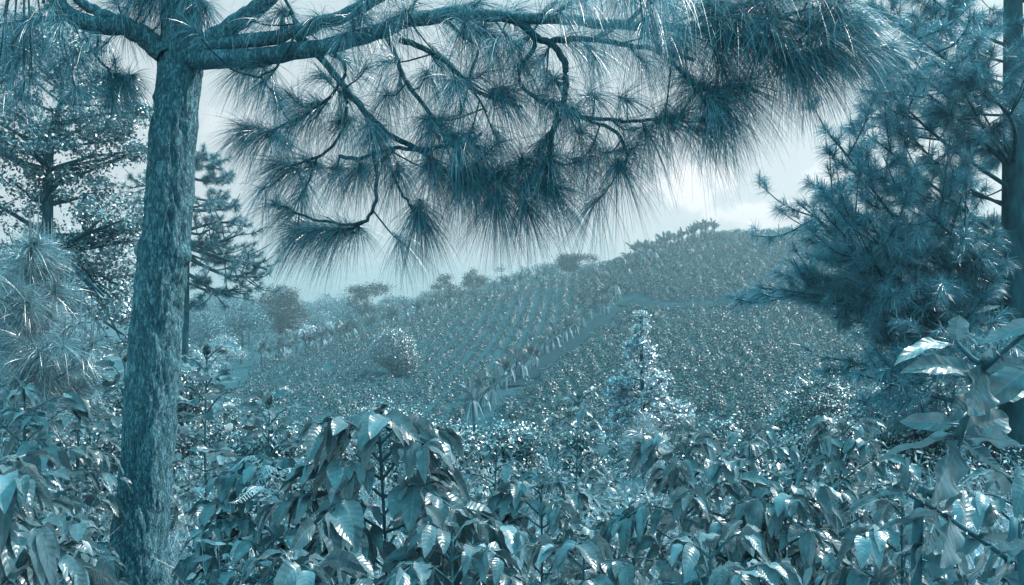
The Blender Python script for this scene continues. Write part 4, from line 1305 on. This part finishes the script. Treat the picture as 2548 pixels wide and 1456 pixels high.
# ------------------------------------------------------------------ near leafy branch at right, leaves one by one
def near_branch():
    rg = np.random.default_rng(17)
    b = at(2330, 1.35)
    t = thing('coffee_branch_plant', 'near coffee plant with very large shiny leaves in the right foreground', 'coffee plant', b)
    Q = lambda zx, zy, d: P(1274 + zx / 2, 728 + zy / 2, d)
    s1 = resample([b, Q(2010, 1456, 1.36), Q(2130, 1000, 1.35), Q(2215, 740, 1.33), Q(2290, 520, 1.32), Q(2345, 385, 1.30), Q(2280, 320, 1.29), Q(2205, 240, 1.29)], 40)
    s2 = resample([Q(2400, 1275, 1.50), Q(2260, 1180, 1.42), Q(2100, 1075, 1.36), Q(1960, 1000, 1.30)], 24)
    s3 = resample([b + np.array([0.35, 0.1, -0.1]), Q(2548, 1456, 1.55), Q(2480, 1340, 1.52), Q(2400, 1275, 1.50)], 20)
    s4 = resample([Q(2345, 385, 1.30), Q(2440, 300, 1.25), Q(2620, 150, 1.2)], 10)
    build('stem', [tube(s1, (0.010, 0.0035), 8), tube(s2, (0.006, 0.003), 8), tube(s3, (0.009, 0.006), 8), tube(s4, (0.004, 0.003), 6)], M['stem'], t, b)
    # base, tip, width (zoom px), depths, droop, roll, profile
    LV = [
        ((2203, 240), (2228, 122), 100, 1.29, 1.29, 0.0, 1.35, 'round'), ((2190, 262), (1868, 330), 90, 1.29, 1.22, 0.35, 0.4, 'coffee'), ((2300, 400), (1885, 355), 110, 1.30, 1.22, 0.25, 1.0, 'coffee'),
        ((2335, 400), (2035, 375), 80, 1.30, 1.40, 0.15, 0.9, 'coffee'), ((2350, 390), (2640, 330), 170, 1.30, 1.18, 0.3, 0.5, 'coffee'), ((2345, 395), (2270, 610), 200, 1.30, 1.22, 0.0, 1.2, 'coffee'),
        ((2640, 140), (2330, 248), 90, 1.2, 1.26, 0.1, 1.0, 'coffee'), ((2640, 330), (2300, 590), 160, 1.28, 1.30, 0.1, 0.9, 'coffee'),
        ((2225, 715), (1735, 855), 110, 1.33, 1.22, 0.1, 0.7, 'coffee'), ((2200, 655), (1925, 640), 100, 1.33, 1.38, 0.05, 1.1, 'coffee'), ((2222, 760), (2085, 1040), 190, 1.33, 1.24, 0.1, 1.3, 'coffee'),
        ((2232, 715), (2255, 450), 110, 1.33, 1.36, 0.0, 1.1, 'coffee'), ((2250, 700), (2480, 610), 190, 1.33, 1.40, 0.1, 1.2, 'coffee'), ((2250, 720), (2560, 760), 150, 1.33, 1.28, 0.2, 0.8, 'coffee'), ((2240, 740), (2430, 880), 90, 1.33, 1.30, 0.1, 1.0, 'coffee'),
        ((1962, 990), (1935, 848), 66, 1.30, 1.30, 0.0, 1.25, 'coffee'), ((1955, 1000), (1640, 1060), 60, 1.30, 1.24, 0.15, 0.6, 'coffee'), ((1985, 990), (2060, 1040), 60, 1.3, 1.22, 0.3, 0.7, 'coffee'), ((2140, 1095), (1800, 1180), 100, 1.37, 1.30, 0.1, 0.9, 'coffee'),
        ((2200, 1130), (2130, 1360), 190, 1.40, 1.30, 0.1, 1.3, 'coffee'), ((2330, 1225), (2470, 1195), 90, 1.45, 1.36, 0.1, 1.0, 'coffee'), ((2260, 1180), (2250, 960), 90, 1.42, 1.5, 0.1, 0.8, 'coffee'), ((2380, 1262), (2290, 1480), 130, 1.48, 1.38, 0.2, 1.0, 'coffee'),
        ((2430, 1300), (2640, 1250), 110, 1.5, 1.45, 0.2, 0.8, 'coffee'), ((2480, 1340), (2400, 1500), 120, 1.52, 1.42, 0.2, 0.9, 'coffee'), ((2110, 1080), (2060, 1300), 90, 1.36, 1.42, 0.1, 1.1, 'coffee'), ((2090, 1180), (1990, 1420), 110, 1.36, 1.30, 0.1, 1.2, 'coffee'),
        ((2290, 520), (2170, 640), 90, 1.32, 1.28, 0.2, 0.9, 'coffee'), ((2300, 510), (2560, 480), 150, 1.32, 1.40, 0.1, 1.0, 'coffee'), ((2050, 1250), (1880, 1330), 90, 1.36, 1.3, 0.2, 0.6, 'coffee'), ((2040, 1330), (2230, 1430), 110, 1.36, 1.3, 0.2, 0.8, 'coffee'),
    ]
    for (bz, tz, wz, d0, d1, dr, roll, prof) in LV:
        p0, p1 = Q(bz[0], bz[1], d0), Q(tz[0], tz[1], d1)
        L = np.linalg.norm(p1 - p0)
        dv = unit(p1 - p0 + np.array([0, 0, dr * L * 0.75]))
        V, F, uv = blades([p0], [dv], L, wz / 2 / 2000 * d0, dr, roll * (1 if rg.random() < 0.5 else -1), rg, S=26, J=5, fold=0.16, rib=0.009, nrib=8, wavy=0.12, prof=prof)
        ptl = tube([p0 - dv * 0.012, p0 + dv * 0.01], (0.002, 0.002), 5)
        uvp = np.full((len(ptl[0]), 2), 0.5)
        build('leaf', [(V, F), ptl], M['coffee'], t, b, uv=np.concatenate([uv, uvp]))


near_branch()


# ------------------------------------------------------------------ ferns
def fern(base, fronds, label, seed):
    rg = np.random.default_rng(seed)
    t = thing('fern', label, 'fern', base)
    for (e, up, ln) in fronds:
        c = resample([base, (base + e) / 2 + np.array([0, 0, up]), e], 40)
        tan = unit(np.gradient(c, axis=0))
        lat = unit(np.cross(tan, np.array([0, 0, 1.0])))
        p, d, L = [], [], []
        for k in range(6, 40):
            f = (k - 6) / 33
            for sg in (-1, 1):
                p.append(c[k]); d.append(unit(lat[k] * sg + tan[k] * 0.35 + np.array([0, 0, -0.15]) + rg.normal(size=3) * 0.06)); L.append(ln * (1 - 0.9 * f) * min(1, 0.5 + f * 5))
        L = np.array(L)
        V, F, uv = blades(np.array(p), np.array(d), L, L * 0.2, np.full(len(L), 0.15), rg.normal(size=len(L)) * 0.1, rg, S=8, J=1, fold=0.1, rib=0.0, wavy=0.35, prof='coffee')
        build('frond', [tube(c, (0.003, 0.001), 5), (V, F)], M['fern'], t, base)


fb = at(760, 3.3)
fern(fb, [(P(575, 1250, 2.9), 0.55, 0.13), (P(620, 1225, 3.1), 0.62, 0.12), (P(700, 1180, 3.5), 0.55, 0.10), (P(560, 1170, 3.3), 0.6, 0.1)], 'pale lacy fern with arching fronds left of the large domed coffee bush', 5)


# ------------------------------------------------------------------ undergrowth that nobody could count
def undergrowth():
    rg = np.random.default_rng(55)
    n = 24000
    d = 1.7 + 9.5 * rg.random(n) ** 1.25
    u = rg.uniform(-150, 2700, n)
    x = (u - 1274) / 2000 * d
    z = ground(x, d)
    base = np.stack([x, d, z], -1)
    keep = ~((d < 5.7) & (u > 150) & (u < 500))
    base, n = base[keep], int(keep.sum())
    hgt = 0.25 + 1.0 * rg.random(n) ** 1.4
    dirs = unit(rg.normal(size=(n, 3)) * np.array([0.45, 0.45, 0.15]) + np.array([0, 0, 1.0]))
    st = needles(base, dirs, hgt, rg.uniform(0.0, 0.5, n), 0.0055, 4, rg)
    tag(build('undergrowth_grass', [st], M['dry']), 'tangle of pale dry grass and stalks under the foreground coffee', 'grass', kind='stuff')
    n = 24000
    d = 1.9 + 11 * rg.random(n) ** 1.2
    u = rg.uniform(-150, 2700, n)
    x = (u - 1274) / 2000 * d
    z = ground(x, d) + 0.05 + 1.0 * rg.random(n) ** 1.3
    p = np.stack([x, d, z], -1)[~((d < 5.6) & (u > 220) & (u < 440))]
    n = len(p)
    V, F, uv = blades(p, rg.normal(size=(n, 3)) * np.array([1, 1, 0.5]), rg.uniform(0.03, 0.085, n), rg.uniform(0.010, 0.03, n), rg.uniform(0, 0.8, n), rg.normal(size=n) * 0.7, rg, S=3, J=1, fold=0.2, rib=0, wavy=0.1)
    tag(build('undergrowth_leaves', [(V, F)], M['weeds']), 'small mixed leaves of weeds filling gaps under the foreground coffee', 'weeds', kind='stuff')


undergrowth()


# grass tufts on the slopes between rows
def slope_grass():
    rg = np.random.default_rng(66)
    n = 14000
    d = 9 + 45 * rg.random(n) ** 1.2
    u = rg.uniform(-200, 2750, n)
    x = (u - 1274) / 2000 * d
    base = np.stack([x, d, ground(x, d)], -1)
    dirs = unit(rg.normal(size=(n, 3)) * np.array([0.5, 0.5, 0.1]) + np.array([0, 0, 1.0]))
    tag(build('slope_grass', [needles(base, dirs, rg.uniform(0.2, 0.6, n), rg.uniform(0, 0.5, n), 0.012, 2, rg)], M['slope']), 'rough grass on the slope between coffee rows', 'grass', kind='stuff')


slope_grass()


# ------------------------------------------------------------------ the air
def haze():
    x0, x1, y0, y1, z0, z1 = -2300, 2300, -80, 2650, -45, 102
    V = np.array([[x, y, z] for z in (z0, z1) for y in (y0, y1) for x in (x0, x1)], float)
    F = np.array([[0, 2, 3, 1], [4, 5, 7, 6], [0, 1, 5, 4], [2, 6, 7, 3], [0, 4, 6, 2], [1, 3, 7, 5]])
    m, nt = new_mat('haze_air')
    pv = nd(nt, 'ShaderNodeVolumePrincipled')
    pv.inputs['Color'].default_value = (0.70, 0.93, 1.0, 1)
    pv.inputs['Absorption Color'].default_value = (1, 1, 1, 1)
    pv.inputs['Density'].default_value = HAZE
    pv.inputs['Anisotropy'].default_value = 0.82
    out = nd(nt, 'ShaderNodeOutputMaterial')
    nt.links.new(pv.outputs[0], out.inputs['Volume'])
    o = build('haze', [(V, F)], m, smooth=False)
    tag(o, kind='stuff', label='pale haze over the valley and the far hills', cat='haze')
    o.display_type = 'WIRE'


HAZE = 0.0015
haze()
